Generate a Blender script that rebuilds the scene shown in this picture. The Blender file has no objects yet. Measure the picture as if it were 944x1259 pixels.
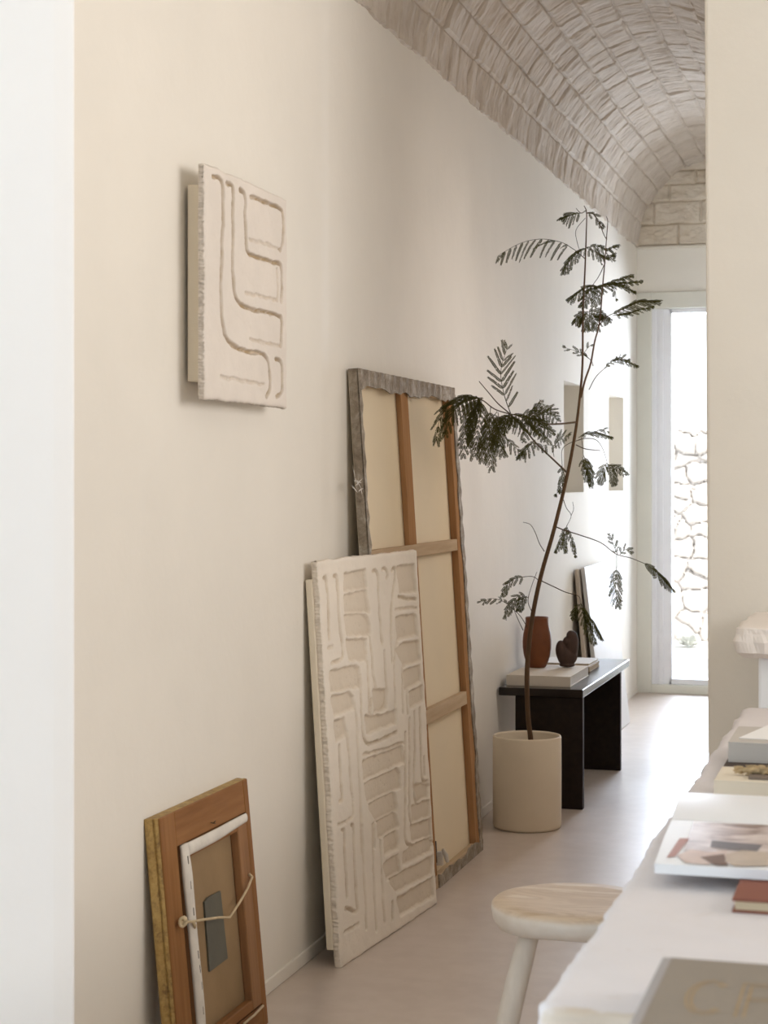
import bpy, bmesh, math, random
import numpy as np
from mathutils import Vector, Matrix
random.seed(7)
S = bpy.context.scene
COL = S.collection
PI = math.pi
# ------------------------------------------------------------------ measured camera (image taken as 944 x 1259)
FPX, HZ, CAMH = 2200.0, 590.0, 1.235
YAW = math.atan(635 / FPX)
CS, SN = math.cos(YAW), math.sin(YAW)
CAM = Vector((0, 0, CAMH))

def ray(px, py):
    u = (px - 472) / FPX; v = (HZ - py) / FPX
    return Vector((CS * u - SN, SN * u + CS, v))
def at(px, py, d):
    return CAM + ray(px, py) * d

# ------------------------------------------------------------------ helpers
def link(o, parent=None):
    COL.objects.link(o)
    if parent: o.parent = parent
    return o
def tag(o, label=None, cat=None, group=None, kind=None):
    for k, v in (('label', label), ('category', cat), ('group', group), ('kind', kind)):
        if v: o[k] = v
    return o
def thing(name, loc, label, cat, group=None, rot=(0, 0, 0)):
    o = bpy.data.objects.new(name, None); o.location = loc; o.rotation_euler = rot
    o.empty_display_size = .05
    return tag(link(o), label, cat, group)
def obj(name, bm, mat, parent=None, smooth=False, bevel=0, segs=2):
    me = bpy.data.meshes.new(name)
    bmesh.ops.recalc_face_normals(bm, faces=bm.faces)
    bm.to_mesh(me); bm.free()
    me.materials.append(mat)
    if smooth:
        for p in me.polygons: p.use_smooth = True
    o = link(bpy.data.objects.new(name, me), parent)
    if bevel:
        m = o.modifiers.new('bevel', 'BEVEL'); m.width = bevel; m.segments = segs; m.limit_method = 'ANGLE'
        m.angle_limit = math.radians(40)
    return o
def rawobj(name, verts, faces, mat, parent=None, smooth=False, colors=None):
    me = bpy.data.meshes.new(name)
    me.from_pydata(verts, [], faces); me.update()
    me.materials.append(mat)
    if smooth: me.polygons.foreach_set('use_smooth', [True] * len(me.polygons))
    if colors is not None:
        a = me.attributes.new('tint', 'FLOAT', 'POINT'); a.data.foreach_set('value', colors)
    return link(bpy.data.objects.new(name, me), parent)
def box(bm, x0, x1, y0, y1, z0, z1, M=None):
    r = bmesh.ops.create_cube(bm, size=1)
    mt = Matrix.Translation(((x0 + x1) / 2, (y0 + y1) / 2, (z0 + z1) / 2)) @ Matrix.Diagonal((x1 - x0, y1 - y0, z1 - z0, 1))
    if M: mt = M @ mt
    bmesh.ops.transform(bm, matrix=mt, verts=r['verts'])
    return r['verts']
def B(*a, M=None):
    bm = bmesh.new(); box(bm, *a, M=M); return bm
def prism(bm, pts, z0, z1):
    n = len(pts)
    lo = [bm.verts.new((p[0], p[1], z0)) for p in pts]; hi = [bm.verts.new((p[0], p[1], z1)) for p in pts]
    bm.faces.new(lo[::-1]); bm.faces.new(hi)
    for i in range(n): bm.faces.new((lo[i], lo[(i + 1) % n], hi[(i + 1) % n], hi[i]))
def smoothcurve(pts, sub=6):
    """Catmull-Rom through points (Vector), returns list"""
    P = [Vector(p) for p in pts]
    if len(P) < 3: return [P[0].lerp(P[-1], i / sub) for i in range(sub + 1)]
    P = [P[0] * 2 - P[1]] + P + [P[-1] * 2 - P[-2]]
    out = []
    for i in range(1, len(P) - 2):
        a, b, c, d = P[i - 1:i + 3]
        for k in range(sub):
            t = k / sub
            out.append(.5 * ((2 * b) + (c - a) * t + (2 * a - 5 * b + 4 * c - d) * t * t + (3 * b - a - 3 * c + d) * t ** 3))
    out.append(P[-2].copy())
    return out
def tube(bm, pts, rads, seg=8):
    n = len(pts)
    if not hasattr(rads, '__len__'): rads = [rads] * n
    if len(rads) != n:
        rads = [np.interp(i / (n - 1), np.linspace(0, 1, len(rads)), rads) for i in range(n)]
    prev = None; rings = []
    for i, p in enumerate(pts):
        t = (pts[min(i + 1, n - 1)] - pts[max(i - 1, 0)]).normalized()
        if prev is None:
            a = t.orthogonal().normalized()
        else:
            a = (prev - t * prev.dot(t)).normalized()
        prev = a; b = t.cross(a)
        rings.append([bm.verts.new(p + (a * math.cos(2 * PI * k / seg) + b * math.sin(2 * PI * k / seg)) * rads[i]) for k in range(seg)])
    for r0, r1 in zip(rings, rings[1:]):
        for k in range(seg): bm.faces.new((r0[k], r0[(k + 1) % seg], r1[(k + 1) % seg], r1[k]))
    bm.faces.new(rings[0][::-1]); bm.faces.new(rings[-1])
def lathe(bm, prof, seg=48, c=(0, 0), closed=False):
    rings = []
    for r, z in prof:
        if r < 1e-5: rings.append([bm.verts.new((c[0], c[1], z))])
        else: rings.append([bm.verts.new((c[0] + r * math.cos(2 * PI * k / seg), c[1] + r * math.sin(2 * PI * k / seg), z)) for k in range(seg)])
    for a, b in zip(rings, rings[1:]):
        for k in range(seg):
            k2 = (k + 1) % seg
            if len(a) == 1 and len(b) == 1: continue
            if len(a) == 1: bm.faces.new((a[0], b[k], b[k2]))
            elif len(b) == 1: bm.faces.new((a[k], a[k2], b[0]))
            else: bm.faces.new((a[k], a[k2], b[k2], b[k]))
def vnoise(x, y, seed=0):
    x = np.asarray(x, float); y = np.asarray(y, float)
    rs = np.random.RandomState(seed); T = rs.rand(256, 256)
    xi = np.floor(x).astype(int); yi = np.floor(y).astype(int)
    fx = x - xi; fy = y - yi; fx = fx * fx * (3 - 2 * fx); fy = fy * fy * (3 - 2 * fy)
    g = lambda a, b: T[a % 256, b % 256]
    return (g(xi, yi) * (1 - fx) + g(xi + 1, yi) * fx) * (1 - fy) + (g(xi, yi + 1) * (1 - fx) + g(xi + 1, yi + 1) * fx) * fy - .5
def fbm(x, y, seed=0, o=3):
    r = 0; a = 1
    for k in range(o): r = r + a * vnoise(x * 2 ** k, y * 2 ** k, seed + k); a *= .5
    return r

# ------------------------------------------------------------------ materials
def lin(c): return tuple(((v / 12.92) if v <= .04045 else ((v + .055) / 1.055) ** 2.4) for v in (x / 255 for x in c)) + (1,)
class N:
    def __init__(s, name):
        s.m = bpy.data.materials.new(name); s.m.use_nodes = True
        s.nt = s.m.node_tree; s.n = s.nt.nodes; s.l = s.nt.links
        s.b = s.n['Principled BSDF']; s.out = s.n['Material Output']
        s.co = s.n.new('ShaderNodeTexCoord')
    def new(s, t, **k):
        x = s.n.new(t)
        for a, b in k.items(): setattr(x, a, b)
        return x
    def mapping(s, scale=(1, 1, 1), src='Object'):
        m = s.new('ShaderNodeMapping'); m.inputs['Scale'].default_value = scale
        s.l.new(s.co.outputs[src], m.inputs['Vector']); return m.outputs[0]
    def noise(s, scale, detail=4, vec=None, rough=.55, dist=0):
        t = s.new('ShaderNodeTexNoise'); t.inputs['Scale'].default_value = scale; t.inputs['Detail'].default_value = detail
        t.inputs['Roughness'].default_value = rough; t.inputs['Distortion'].default_value = dist
        s.l.new(vec or s.co.outputs['Object'], t.inputs['Vector']); return t.outputs['Fac']
    def ramp(s, fac, stops):
        r = s.new('ShaderNodeValToRGB'); e = r.color_ramp.elements
        while len(e) < len(stops): e.new(.5)
        for k, (p, c) in enumerate(stops): e[k].position = p; e[k].color = c
        s.l.new(fac, r.inputs[0]); return r.outputs[0]
    def mix(s, fac, a, b, mode='MIX'):
        m = s.new('ShaderNodeMix', data_type='RGBA', blend_type=mode)
        for sock, v in ((m.inputs[0], fac), (m.inputs[6], a), (m.inputs[7], b)):
            if isinstance(v, (tuple, float, int)): sock.default_value = v
            else: s.l.new(v, sock)
        return m.outputs[2]
    def color(s, v):
        if isinstance(v, tuple): s.b.inputs['Base Color'].default_value = v
        else: s.l.new(v, s.b.inputs['Base Color'])
    def bump(s, fac, dist=.002, strength=1, prev=None):
        b = s.new('ShaderNodeBump'); b.inputs['Distance'].default_value = dist; b.inputs['Strength'].default_value = strength
        s.l.new(fac, b.inputs['Height'])
        if prev: s.l.new(prev, b.inputs['Normal'])
        s.l.new(b.outputs[0], s.b.inputs['Normal']); return b.outputs[0]
    def rough(s, v, spec=.5):
        s.b.inputs['Roughness'].default_value = v; s.b.inputs['Specular IOR Level'].default_value = spec
def simple(name, c, r=.7, spec=.3, var=.06, scale=8, bump=0, bscale=60, stretch=(1, 1, 1)):
    n = N(name); c = tuple(c[:3])
    v = n.mapping(stretch)
    f = n.noise(scale, 5, v)
    n.color(n.ramp(f, [(.3, tuple(x * (1 - var) for x in c) + (1,)), (.7, tuple(min(1, x * (1 + var)) for x in c) + (1,))]))
    n.rough(r, spec)
    if bump: n.bump(n.noise(bscale, 4, v), bump)
    return n.m

def plaster(name, c, var=.03):
    n = N(name)
    f = n.noise(1.3, 6, rough=.6)
    a = tuple(x * (1 - var) for x in c) + (1,); b = tuple(min(1, x * (1 + var)) for x in c) + (1,)
    n.color(n.ramp(f, [(.35, a), (.65, b)]))
    n.rough(.85, .2)
    p = n.bump(n.noise(2.2, 3), .012, .5)
    n.bump(n.noise(45, 5), .0012, .5, p)
    return n.m
M = {}
M['wall'] = plaster('lime_plaster', (.80, .755, .68))
M['wall_end'] = plaster('brightened_plaster', (.93, .90, .84), .015)  # lighter copy of the wall plaster; colour makes up for light missing there
M['wall_white'] = plaster('white_plaster', (.92, .925, .93), .015)
M['ceiling'] = plaster('ceiling_plaster', (.80, .76, .69))
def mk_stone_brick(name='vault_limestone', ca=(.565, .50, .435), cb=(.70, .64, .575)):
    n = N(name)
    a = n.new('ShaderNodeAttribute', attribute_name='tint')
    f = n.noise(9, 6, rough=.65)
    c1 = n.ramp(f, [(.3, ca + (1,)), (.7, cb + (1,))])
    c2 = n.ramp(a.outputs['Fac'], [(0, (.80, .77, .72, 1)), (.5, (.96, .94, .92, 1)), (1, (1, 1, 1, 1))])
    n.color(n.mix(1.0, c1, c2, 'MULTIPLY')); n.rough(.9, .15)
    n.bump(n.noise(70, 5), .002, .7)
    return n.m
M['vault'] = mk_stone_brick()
M['tympanum'] = mk_stone_brick('tympanum_limestone', (.76, .69, .58), (.88, .83, .75))  # vault stone in lighter colours, standing in for light on the end wall
def mk_floor():
    n = N('polished_concrete')
    f = n.noise(1.1, 7, rough=.62)
    c = n.ramp(f, [(.3, (.55, .45, .38, 1)), (.7, (.65, .55, .475, 1))])
    g = n.noise(14, 5)
    n.color(n.mix(.12, c, n.ramp(g, [(.4, (.45, .40, .35, 1)), (.6, (.72, .67, .62, 1))])))
    rr = n.ramp(n.noise(2.5, 4), [(.3, (.30,) * 3 + (1,)), (.7, (.36,) * 3 + (1,))])
    n.l.new(rr, n.b.inputs['Roughness']); n.b.inputs['Specular IOR Level'].default_value = 1.0
    n.bump(n.noise(30, 4), .0004, .3)
    return n.m
M['floor'] = mk_floor()
M['terrace'] = simple('terrace_stone', (.72, .71, .69), .8, .2, .04)
def mk_limestone(name, c, front=None):
    n = N(name)
    f = n.noise(5, 7, rough=.65)
    col = n.ramp(f, [(.3, tuple(x * .93 for x in c) + (1,)), (.7, tuple(min(1, x * 1.04) for x in c) + (1,))])
    g = n.noise(17, 6, rough=.7)
    if front:     # ochre crust left on the broken front edge of the slab
        sp = n.new('ShaderNodeSeparateXYZ'); n.l.new(n.co.outputs['Object'], sp.inputs[0])
        ad = n.new('ShaderNodeMath', operation='MULTIPLY_ADD'); n.l.new(n.noise(28, 3), ad.inputs[0]); ad.inputs[1].default_value = .05; n.l.new(sp.outputs[1], ad.inputs[2])
        sb = n.new('ShaderNodeMath', operation='SUBTRACT'); n.l.new(ad.outputs[0], sb.inputs[0]); sb.inputs[1].default_value = front
        k = n.ramp(sb.outputs[0], [(.0, (1, 1, 1, 1)), (.012, (0, 0, 0, 1))])
        col = n.mix(k, col, (.52, .40, .26, 1))
    n.color(n.mix(.35, col, n.ramp(g, [(.60, tuple(min(1, x * 1.02) for x in c) + (1,)), (.75, (c[0] * .85, c[1] * .74, c[2] * .6, 1))])))
    n.rough(.75, .25)
    n.bump(n.noise(40, 6, rough=.7), .002, .5)
    return n.m
M['table'] = mk_limestone('table_limestone', (.70, .645, .63), 1.644)
M['ledge'] = mk_limestone('ledge_limestone', (.80, .73, .67))
def mk_relief(name, c, ground):
    n = N(name)
    f = n.noise(6, 6, rough=.6)
    c1 = n.ramp(f, [(.3, tuple(x * .95 for x in c) + (1,)), (.7, tuple(min(1, x * 1.03) for x in c) + (1,))])
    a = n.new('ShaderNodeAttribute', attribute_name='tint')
    n.color(n.mix(a.outputs['Fac'], c1, ground + (1,)))  # sunken tan ground also carries recess shading put into the colour
    n.rough(.92, .1)
    p = n.bump(n.noise(180, 4, rough=.7), .0015, .6)
    v = n.new('ShaderNodeTexVoronoi'); v.inputs['Scale'].default_value = 55; n.l.new(n.co.outputs['Object'], v.inputs['Vector'])
    r = n.ramp(v.outputs['Distance'], [(.02, (0, 0, 0, 1)), (.12, (1, 1, 1, 1))])
    n.bump(r, .0012, .5, p)
    return n.m
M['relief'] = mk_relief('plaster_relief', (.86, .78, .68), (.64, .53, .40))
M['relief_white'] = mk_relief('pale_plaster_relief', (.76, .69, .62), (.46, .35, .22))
M['raw_canvas'] = simple('linen_canvas', (.80, .68, .49), .95, .1, .03, 3, .0006, 500)
M['backing'] = simple('stretched_backing', (.76, .68, .55), .9, .1, .03, 4, .0005, 400)
def mk_wood(name, c1, c2, scale=14, stretch=(1, 1, .08), r=.6, bump=.0006, spec=.08):
    n = N(name)
    v = n.mapping(stretch)
    f = n.noise(scale, 6, v, .6, .6)
    g = n.noise(scale * 6, 3, v)
    c = n.ramp(f, [(.3, c1 + (1,)), (.7, c2 + (1,))])
    n.color(n.mix(.25, c, n.ramp(g, [(.35, tuple(x * .8 for x in c1) + (1,)), (.65, c2 + (1,))])))
    n.rough(r, spec); n.bump(g, bump, .6)
    return n.m
M['pine'] = mk_wood('stretcher_pine', (.34, .175, .08), (.46, .265, .135), r=.9, spec=0.0)
M['pale_pine'] = mk_wood('pale_stretcher_pine', (.48, .35, .225), (.60, .46, .32), stretch=(1, .08, 1), r=.9, spec=0.0)
M['frame_wood'] = mk_wood('frame_back_wood', (.22, .095, .032), (.33, .16, .062))
M['frame_wood_h'] = mk_wood('frame_back_wood_across', (.22, .095, .032), (.33, .16, .062), stretch=(1, .08, 1))
M['frame_dark'] = mk_wood('inner_stretcher_wood', (.24, .12, .055), (.36, .19, .09))
def mk_gold():
    n = N('worn_gilding')
    f = n.noise(60, 6, rough=.75); g = n.noise(9, 4)
    c = n.ramp(f, [(.35, (.16, .09, .035, 1)), (.52, (.42, .27, .085, 1)), (.7, (.55, .38, .14, 1))])
    n.color(n.mix(.3, c, n.ramp(g, [(.4, (.30, .18, .06, 1)), (.6, (.50, .36, .15, 1))])))
    n.rough(.6, .4); n.b.inputs['Metallic'].default_value = .15
    n.bump(f, .002, .8); return n.m
M['gold'] = mk_gold()
def mk_grey_fold():
    n = N('painted_canvas_fold')
    f = n.noise(11, 7, rough=.7, dist=1.2); g = n.noise(30, 6, rough=.8, dist=.8)
    c = n.ramp(f, [(.32, (.16, .12, .085, 1)), (.46, (.27, .22, .165, 1)), (.55, (.38, .325, .26, 1)), (.66, (.66, .60, .52, 1))])
    n.color(n.mix(.45, c, n.ramp(g, [(.42, (.18, .14, .10, 1)), (.6, (.40, .34, .27, 1)), (.72, (.70, .65, .57, 1))])))
    n.rough(.85, .2); n.bump(g, .004, .8); return n.m
M['fold'] = mk_grey_fold()
M['white_tape'] = simple('white_primed_canvas', (.72, .67, .60), .85, .2, .08, 20, .001, 120)
M['linen_dark'] = simple('old_brown_canvas', (.33, .225, .125), .9, .1, .12, 6, .0006, 500)
M['plate'] = simple('dark_metal_plate', (.105, .10, .075), .45, .4, .15, 14)
M['staple'] = simple('staple_steel', (.12, .10, .08), .5, .4)
M['string'] = simple('twine', (.60, .48, .31), .95, .1, .15, 60, .0006, 300)
def mk_dark(name, rough, spec):
    n = N(name)
    v = n.mapping((1, .06, 1))
    f = n.noise(40, 5, v)
    n.color(n.ramp(f, [(.3, (.009, .0045, .003, 1)), (.7, (.018, .010, .006, 1))]))
    n.rough(rough, spec); n.bump(f, .0004, .6); return n.m
M['dark'] = mk_dark('dark_stained_wood', .6, .2)
M['dark_top'] = mk_dark('waxed_dark_wood', .22, .42)
M['pot'] = simple('matt_cream_ceramic', (.70, .60, .46), .6, .35, .03, 5, .0005, 30)
M['soil'] = simple('pot_soil', (.16, .12, .085), .95, .1, .3, 40, .006, 60)
M['bark'] = simple('brown_bark', (.105, .060, .030), .75, .25, .25, 30, .001, 90, (1, 1, .2))
M['twig'] = simple('twig_bark', (.085, .055, .028), .7, .25, .15, 30)
def mk_leaf():
    n = N('feathery_leaf')
    f = n.noise(12, 3)
    n.color(n.ramp(f, [(.3, (.024, .022, .006, 1)), (.7, (.058, .052, .013, 1))]))
    n.rough(.7, .12)
    t = n.new('ShaderNodeBsdfTranslucent'); t.inputs[0].default_value = (.13, .13, .025, 1)
    m = n.new('ShaderNodeMixShader'); m.inputs[0].default_value = .18
    n.l.new(n.b.outputs[0], m.inputs[1]); n.l.new(t.outputs[0], m.inputs[2]); n.l.new(m.outputs[0], n.out.inputs[0])
    return n.m
M['leaf'] = mk_leaf()
M['terracotta'] = simple('brown_terracotta', (.15, .044, .009), .55, .4, .2, 14, .0006, 60)
M['sculpt'] = simple('dark_brown_clay', (.060, .032, .022), .6, .35, .15, 30, .0012, 120, (3, 3, .3))
M['book_cream'] = simple('cream_cover', (.68, .61, .52), .6, .3, .02)
def mk_pages(name, c):
    n = N(name)
    v = n.mapping((1, 1, 60)); f = n.noise(30, 2, v)
    n.color(n.ramp(f, [(.3, tuple(x * .88 for x in c) + (1,)), (.7, c + (1,))])); n.rough(.85, .1); n.bump(f, .0005, .5)
    return n.m
M['pages'] = mk_pages('paper_pages', (.80, .77, .73))
M['pages_tan'] = mk_pages('aged_pages', (.62, .50, .34))
M['cover_white'] = simple('white_cover', (.78, .76, .75), .5, .3, .02)
M['cover_tan'] = simple('tan_cover', (.40, .28, .16), .7, .2, .05)
M['cover_grey'] = simple('taupe_cloth_cover', (.275, .225, .175), .75, .2, .03, 6, .0004, 500)
M['spine_grey'] = simple('grey_spine_cloth', (.36, .32, .30), .75, .2, .03)
M['letter'] = simple('ochre_print', (.38, .235, .095), .6, .3, .03)
M['cover_red'] = simple('reddish_brown_cover', (.235, .085, .055), .7, .25, .06)
M['box_grey'] = simple('pale_grey_box', (.53, .48, .43), .75, .2, .03)
M['box_cream'] = simple('cream_box', (.70, .61, .48), .75, .2, .03)
M['paper'] = simple('white_paper', (.84, .81, .78), .7, .2, .01)
M['magwhite'] = simple('glossy_white_page', (.80, .79, .79), .45, .35, .01)
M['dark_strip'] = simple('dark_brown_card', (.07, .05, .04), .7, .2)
M['dim_card'] = simple('taupe_card', (.20, .155, .12), .7, .2)
M['wheat'] = simple('dried_gold_seed_head', (.46, .33, .18), .8, .2, .25, 60, .002, 200)
M['stool'] = mk_wood('bleached_teak', (.60, .53, .45), (.74, .68, .61), 9, (1, 1, .12), .6)
def mk_stooltop():
    n = N('stool_seat_teak')
    v = n.mapping((.75, 2.6, 1))
    w = n.noise(6, 4, v, .55, 1.3)
    c = n.ramp(w, [(.30, (.50, .37, .25, 1)), (.42, (.66, .53, .40, 1)), (.5, (.56, .43, .31, 1)), (.6, (.70, .59, .47, 1)), (.7, (.62, .50, .38, 1))])
    # bleached rim: the sides of the seat are whitewashed
    g = n.new('ShaderNodeNewGeometry'); sp = n.new('ShaderNodeSeparateXYZ'); n.l.new(n.co.outputs['Object'], sp.inputs[0])
    r = n.ramp(sp.outputs[2], [(.440, (1, 1, 1, 1)), (.4465, (0, 0, 0, 1))])
    n.color(n.mix(r, c, n.ramp(n.noise(12, 5), [(.3, (.66, .58, .49, 1)), (.7, (.76, .71, .65, 1))])))
    n.rough(.6, .3); n.bump(w, .0005, .5)
    return n.m
M['stooltop'] = mk_stooltop()
M['door_outer'] = simple('sage_beige_door_frame', (.78, .775, .71), .5, .4, .02)
M['door_inner'] = simple('grey_aluminium_sash', (.90, .91, .95), .4, .5, .02)
def mk_glass():
    n = N('door_glass')
    t = n.new('ShaderNodeBsdfTransparent'); t.inputs[0].default_value = (.97, .98, .98, 1)
    g = n.new('ShaderNodeBsdfGlossy'); g.inputs['Roughness'].default_value = .02
    f = n.new('ShaderNodeFresnel'); f.inputs[0].default_value = 1.45
    m = n.new('ShaderNodeMixShader'); n.l.new(f.outputs[0], m.inputs[0]); n.l.new(t.outputs[0], m.inputs[1]); n.l.new(g.outputs[0], m.inputs[2])
    n.l.new(m.outputs[0], n.out.inputs[0]); return n.m
M['glass'] = mk_glass()
def mk_rubble():
    n = N('dry_stone')
    a = n.new('ShaderNodeAttribute', attribute_name='tint')
    n.color(n.ramp(a.outputs['Fac'], [(0, (.50, .455, .42, 1)), (.3, (.48, .44, .41, 1)), (1, (.66, .61, .57, 1))])); n.rough(.9, .1)
    n.bump(n.noise(20, 5), .01, .6); return n.m
M['rubble'] = mk_rubble()
M['marble'] = simple('white_marble', (.66, .645, .63), .5, .35, .05, 3)
M['tanboard'] = simple('unfinished_tan_board', (.56, .48, .40), .8, .2, .06)
M['shrub'] = simple('grey_green_shrub', (.62, .62, .58), .8, .1, .2)

# ------------------------------------------------------------------ room
WX = -1.472          # left wall plane
FARY = 10.41
struct = lambda o: tag(o, kind='structure')
struct(obj('floor', B(-2.6, 2.9, -1.6, FARY + .30, -.12, 0), M['floor']))
struct(obj('ground', B(-8, 8, FARY + .30, 18, -.14, -.02), M['terrace']))
# left wall, with a soft rounded step where the vaulted passage begins, and two niches
bm = bmesh.new()
pts = [(-1.9, 2.3), (-1.462, 2.3), (-1.462, 4.44)]
for k in range(9):
    t = k / 8; pts.append((-1.462 + (WX + 1.462) * (t * t * (3 - 2 * t)), 4.46 + .12 * t))
pts += [(WX, 7.9), (-1.9, 7.9)]
prism(bm, pts, 0, 3.3)
NZ0, NZ1 = 1.176, 1.688
niches = [(8.05, 8.58), (9.35, 9.87)]
ys = [7.9, niches[0][0], niches[0][1], niches[1][0], niches[1][1], FARY + .3]
for a, b in ((0, 1), (2, 3), (4, 5)): box(bm, -1.9, WX, ys[a], ys[b], 0, 3.3)
for a, b in niches:
    box(bm, -1.9, WX, a, b, 0, NZ0); box(bm, -1.9, WX, a, b, NZ1, 3.3); box(bm, -1.9, WX - .17, a, b, NZ0, NZ1)
struct(obj('wall_left', bm, M['wall']))
bm = bmesh.new()
prism(bm, [(-1.475, 2.35), (-1.456, 2.35), (-1.456, 4.47), (WX + .006, 4.59), (WX + .006, FARY - .02), (-1.485, FARY - .02)], 0, .035)
struct(obj('baseboard_left', bm, M['wall'], bevel=.003))
# splayed white pier close to the camera
bm = bmesh.new()
prism(bm, [(-1.9, 1.13), (-1.60, 1.54), (-1.125, 2.25), (-1.11, 2.278), (-1.118, 2.30), (-1.462, 2.42), (-1.9, 2.42)], 0, 3.3)
struct(obj('wall_near_left', bm, M['wall_white']))
# near room
bm = bmesh.new(); box(bm, -2.1, -1.9, -1.6, 2.42, 0, .25); box(bm, -2.1, -1.9, -1.6, 2.42, 2.7, 3.3)
box(bm, -2.1, -1.9, -1.6, -.7, .25, 2.7); box(bm, -2.1, -1.9, .9, 2.42, .25, 2.7)
struct(obj('wall_side_left', bm, M['wall']))
struct(obj('wall_back', B(-2.1, 2.8, -1.6, -1.4, 0, 3.3), M['wall']))
bm = bmesh.new(); box(bm, 2.6, 2.8, -1.6, 4.5, 0, 1.4); box(bm, 2.6, 2.8, -1.6, 4.5, 2.85, 3.3)
box(bm, 2.6, 2.8, -1.6, 1.8, 1.4, 2.85); box(bm, 2.6, 2.8, 4.2, 4.5, 1.4, 2.85)
struct(obj('wall_right', bm, M['wall']))
# wall between rooms, right of the passage, and the passage's right wall
PX, PY = -.456, 4.45
bm = bmesh.new()
prism(bm, [(PX + .003, PY + .001), (PX + .008, PY), (2.8, PY), (2.8, PY + .25), (-.2, PY + .25), (-.2, 5.6), (PX, 5.6), (PX, PY + .006)], 0, 3.3)
box(bm, PX, -.2, 5.6, 6.6, 0, 1.0); box(bm, PX, -.2, 5.6, 6.6, 2.0, 3.3); box(bm, PX, -.2, 6.6, FARY + .3, 0, 3.3); box(bm, -.24, -.2, 5.6, 6.6, 1.0, 2.0)  # closed recess in this wall is added to hold the passage fill lamp
for v in bm.verts:   # slight batter of the hand-plastered corner
    if v.co.y < PY + .02 and v.co.x < 0: v.co.x += -.012 * v.co.z / 2.5 + .004
struct(obj('wall_passage_right', bm, M['wall'], bevel=0))
struct(obj('ceiling', B(-2.1, 2.8, -1.6, FARY + .3, 3.3, 3.45), M['ceiling']))
# vault (displaced dressed blocks)
SPZ = 2.585; VC = (WX + PX) / 2; R = (PX - WX) / 2
def vault():
    Y0, Y1 = PY + .03, FARY + .05
    na, ny = 230, 820
    arc = PI * R
    s = np.linspace(0, arc, na); y = np.linspace(Y0, Y1, ny)
    s = np.broadcast_to(s[:, None], (na, ny)).copy(); yy = np.broadcast_to(y[None, :], (na, ny)).copy()
    bounds = [0, .14]
    rs = np.random.RandomState(3)
    while bounds[-1] < arc - .22: bounds.append(bounds[-1] + .098 + rs.rand() * .02)
    bounds.append(arc - .13 if arc - .13 - bounds[-1] > .05 else arc - .1); bounds.append(arc)
    bounds = np.array(bounds)
    sw = s + .006 * fbm(yy * 3, s * 6, 11)
    row = np.clip(np.searchsorted(bounds, sw, side='right') - 1, 0, len(bounds) - 2)
    ds = np.minimum(sw - bounds[row], bounds[row + 1] - sw)
    dy = np.zeros_like(s); blk = np.zeros_like(s); bc = np.zeros_like(s)
    for r in range(len(bounds) - 1):
        e = [Y0 - rs.rand() * .2]
        while e[-1] < Y1 + .3: e.append(e[-1] + (.13 + rs.rand() * .13 if r not in (0, len(bounds) - 2) else .10 + rs.rand() * .12))
        e = np.array(e); m = row == r
        yw = (yy + .014 * fbm(s * 9, yy * 3, 40 + r))[m]
        k = np.clip(np.searchsorted(e, yw, side='right') - 1, 0, len(e) - 2)
        dy[m] = np.minimum(yw - e[k], e[k + 1] - yw); bc[m] = (yw - (e[k] + e[k + 1]) / 2) / .1
        blk[m] = rs.rand(len(e) + 2)[k]
    blk2 = (blk * 7.13) % 1
    d = np.minimum(ds, dy * 1.0)
    j = np.clip(d / .011, 0, 1); j = j * j * (3 - 2 * j)
    rad = R - .010
    h = -.008 * (1 - j)                       # joints recessed
    h += (blk - .5) * .007 + bc * (blk2 - .5) * .006
    h += .0042 * fbm(yy * 75, s * 9, 5, 2) * (.4 + blk2) + .008 * fbm(yy * 22, s * 14, 9, 3)
    # h>0 -> towards the room
    ang = PI - s / R
    r_ = rad - h
    r_[0] = R + .02; r_[-1] = R + .02
    X = VC + r_ * np.cos(ang); Z = SPZ + r_ * np.sin(ang)
    Z[0] = SPZ - .004 + .012 * fbm(yy[0] * 14, yy[0] * 0, 77); Z[1] = Z[0] + .001
    V = np.stack([X, yy, Z], -1).reshape(-1, 3)
    a = np.arange(na - 1)[:, None] * ny + np.arange(ny - 1)[None, :]
    F = np.stack([a, a + 1, a + ny + 1, a + ny], -1).reshape(-1, 4)
    tint = np.clip(.25 + .55 * blk + .3 * j - .1 + .2 * fbm(yy * 30, s * 10, 21), 0, 1).ravel()
    return rawobj('ceiling_vault', V.tolist(), F.tolist(), M['vault'], smooth=False, colors=tint.tolist())
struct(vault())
# arch face towards the near room closes the wall above the passage
bm = bmesh.new()
arcp = [(VC - (R - .01) * math.cos(PI * k / 40), SPZ + (R - .01) * math.sin(PI * k / 40)) for k in range(41)]
for y in (PY, PY + .06):
    lo = [bm.verts.new((x, y, z)) for x, z in arcp]; hi = [bm.verts.new((WX - .02 + (PX - WX + .04) * k / 40, y, 3.3)) for k in range(41)]
    for k in range(40): bm.faces.new((lo[k], lo[k + 1], hi[k + 1], hi[k]))
struct(obj('wall_arch', bm, M['wall']))
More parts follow.
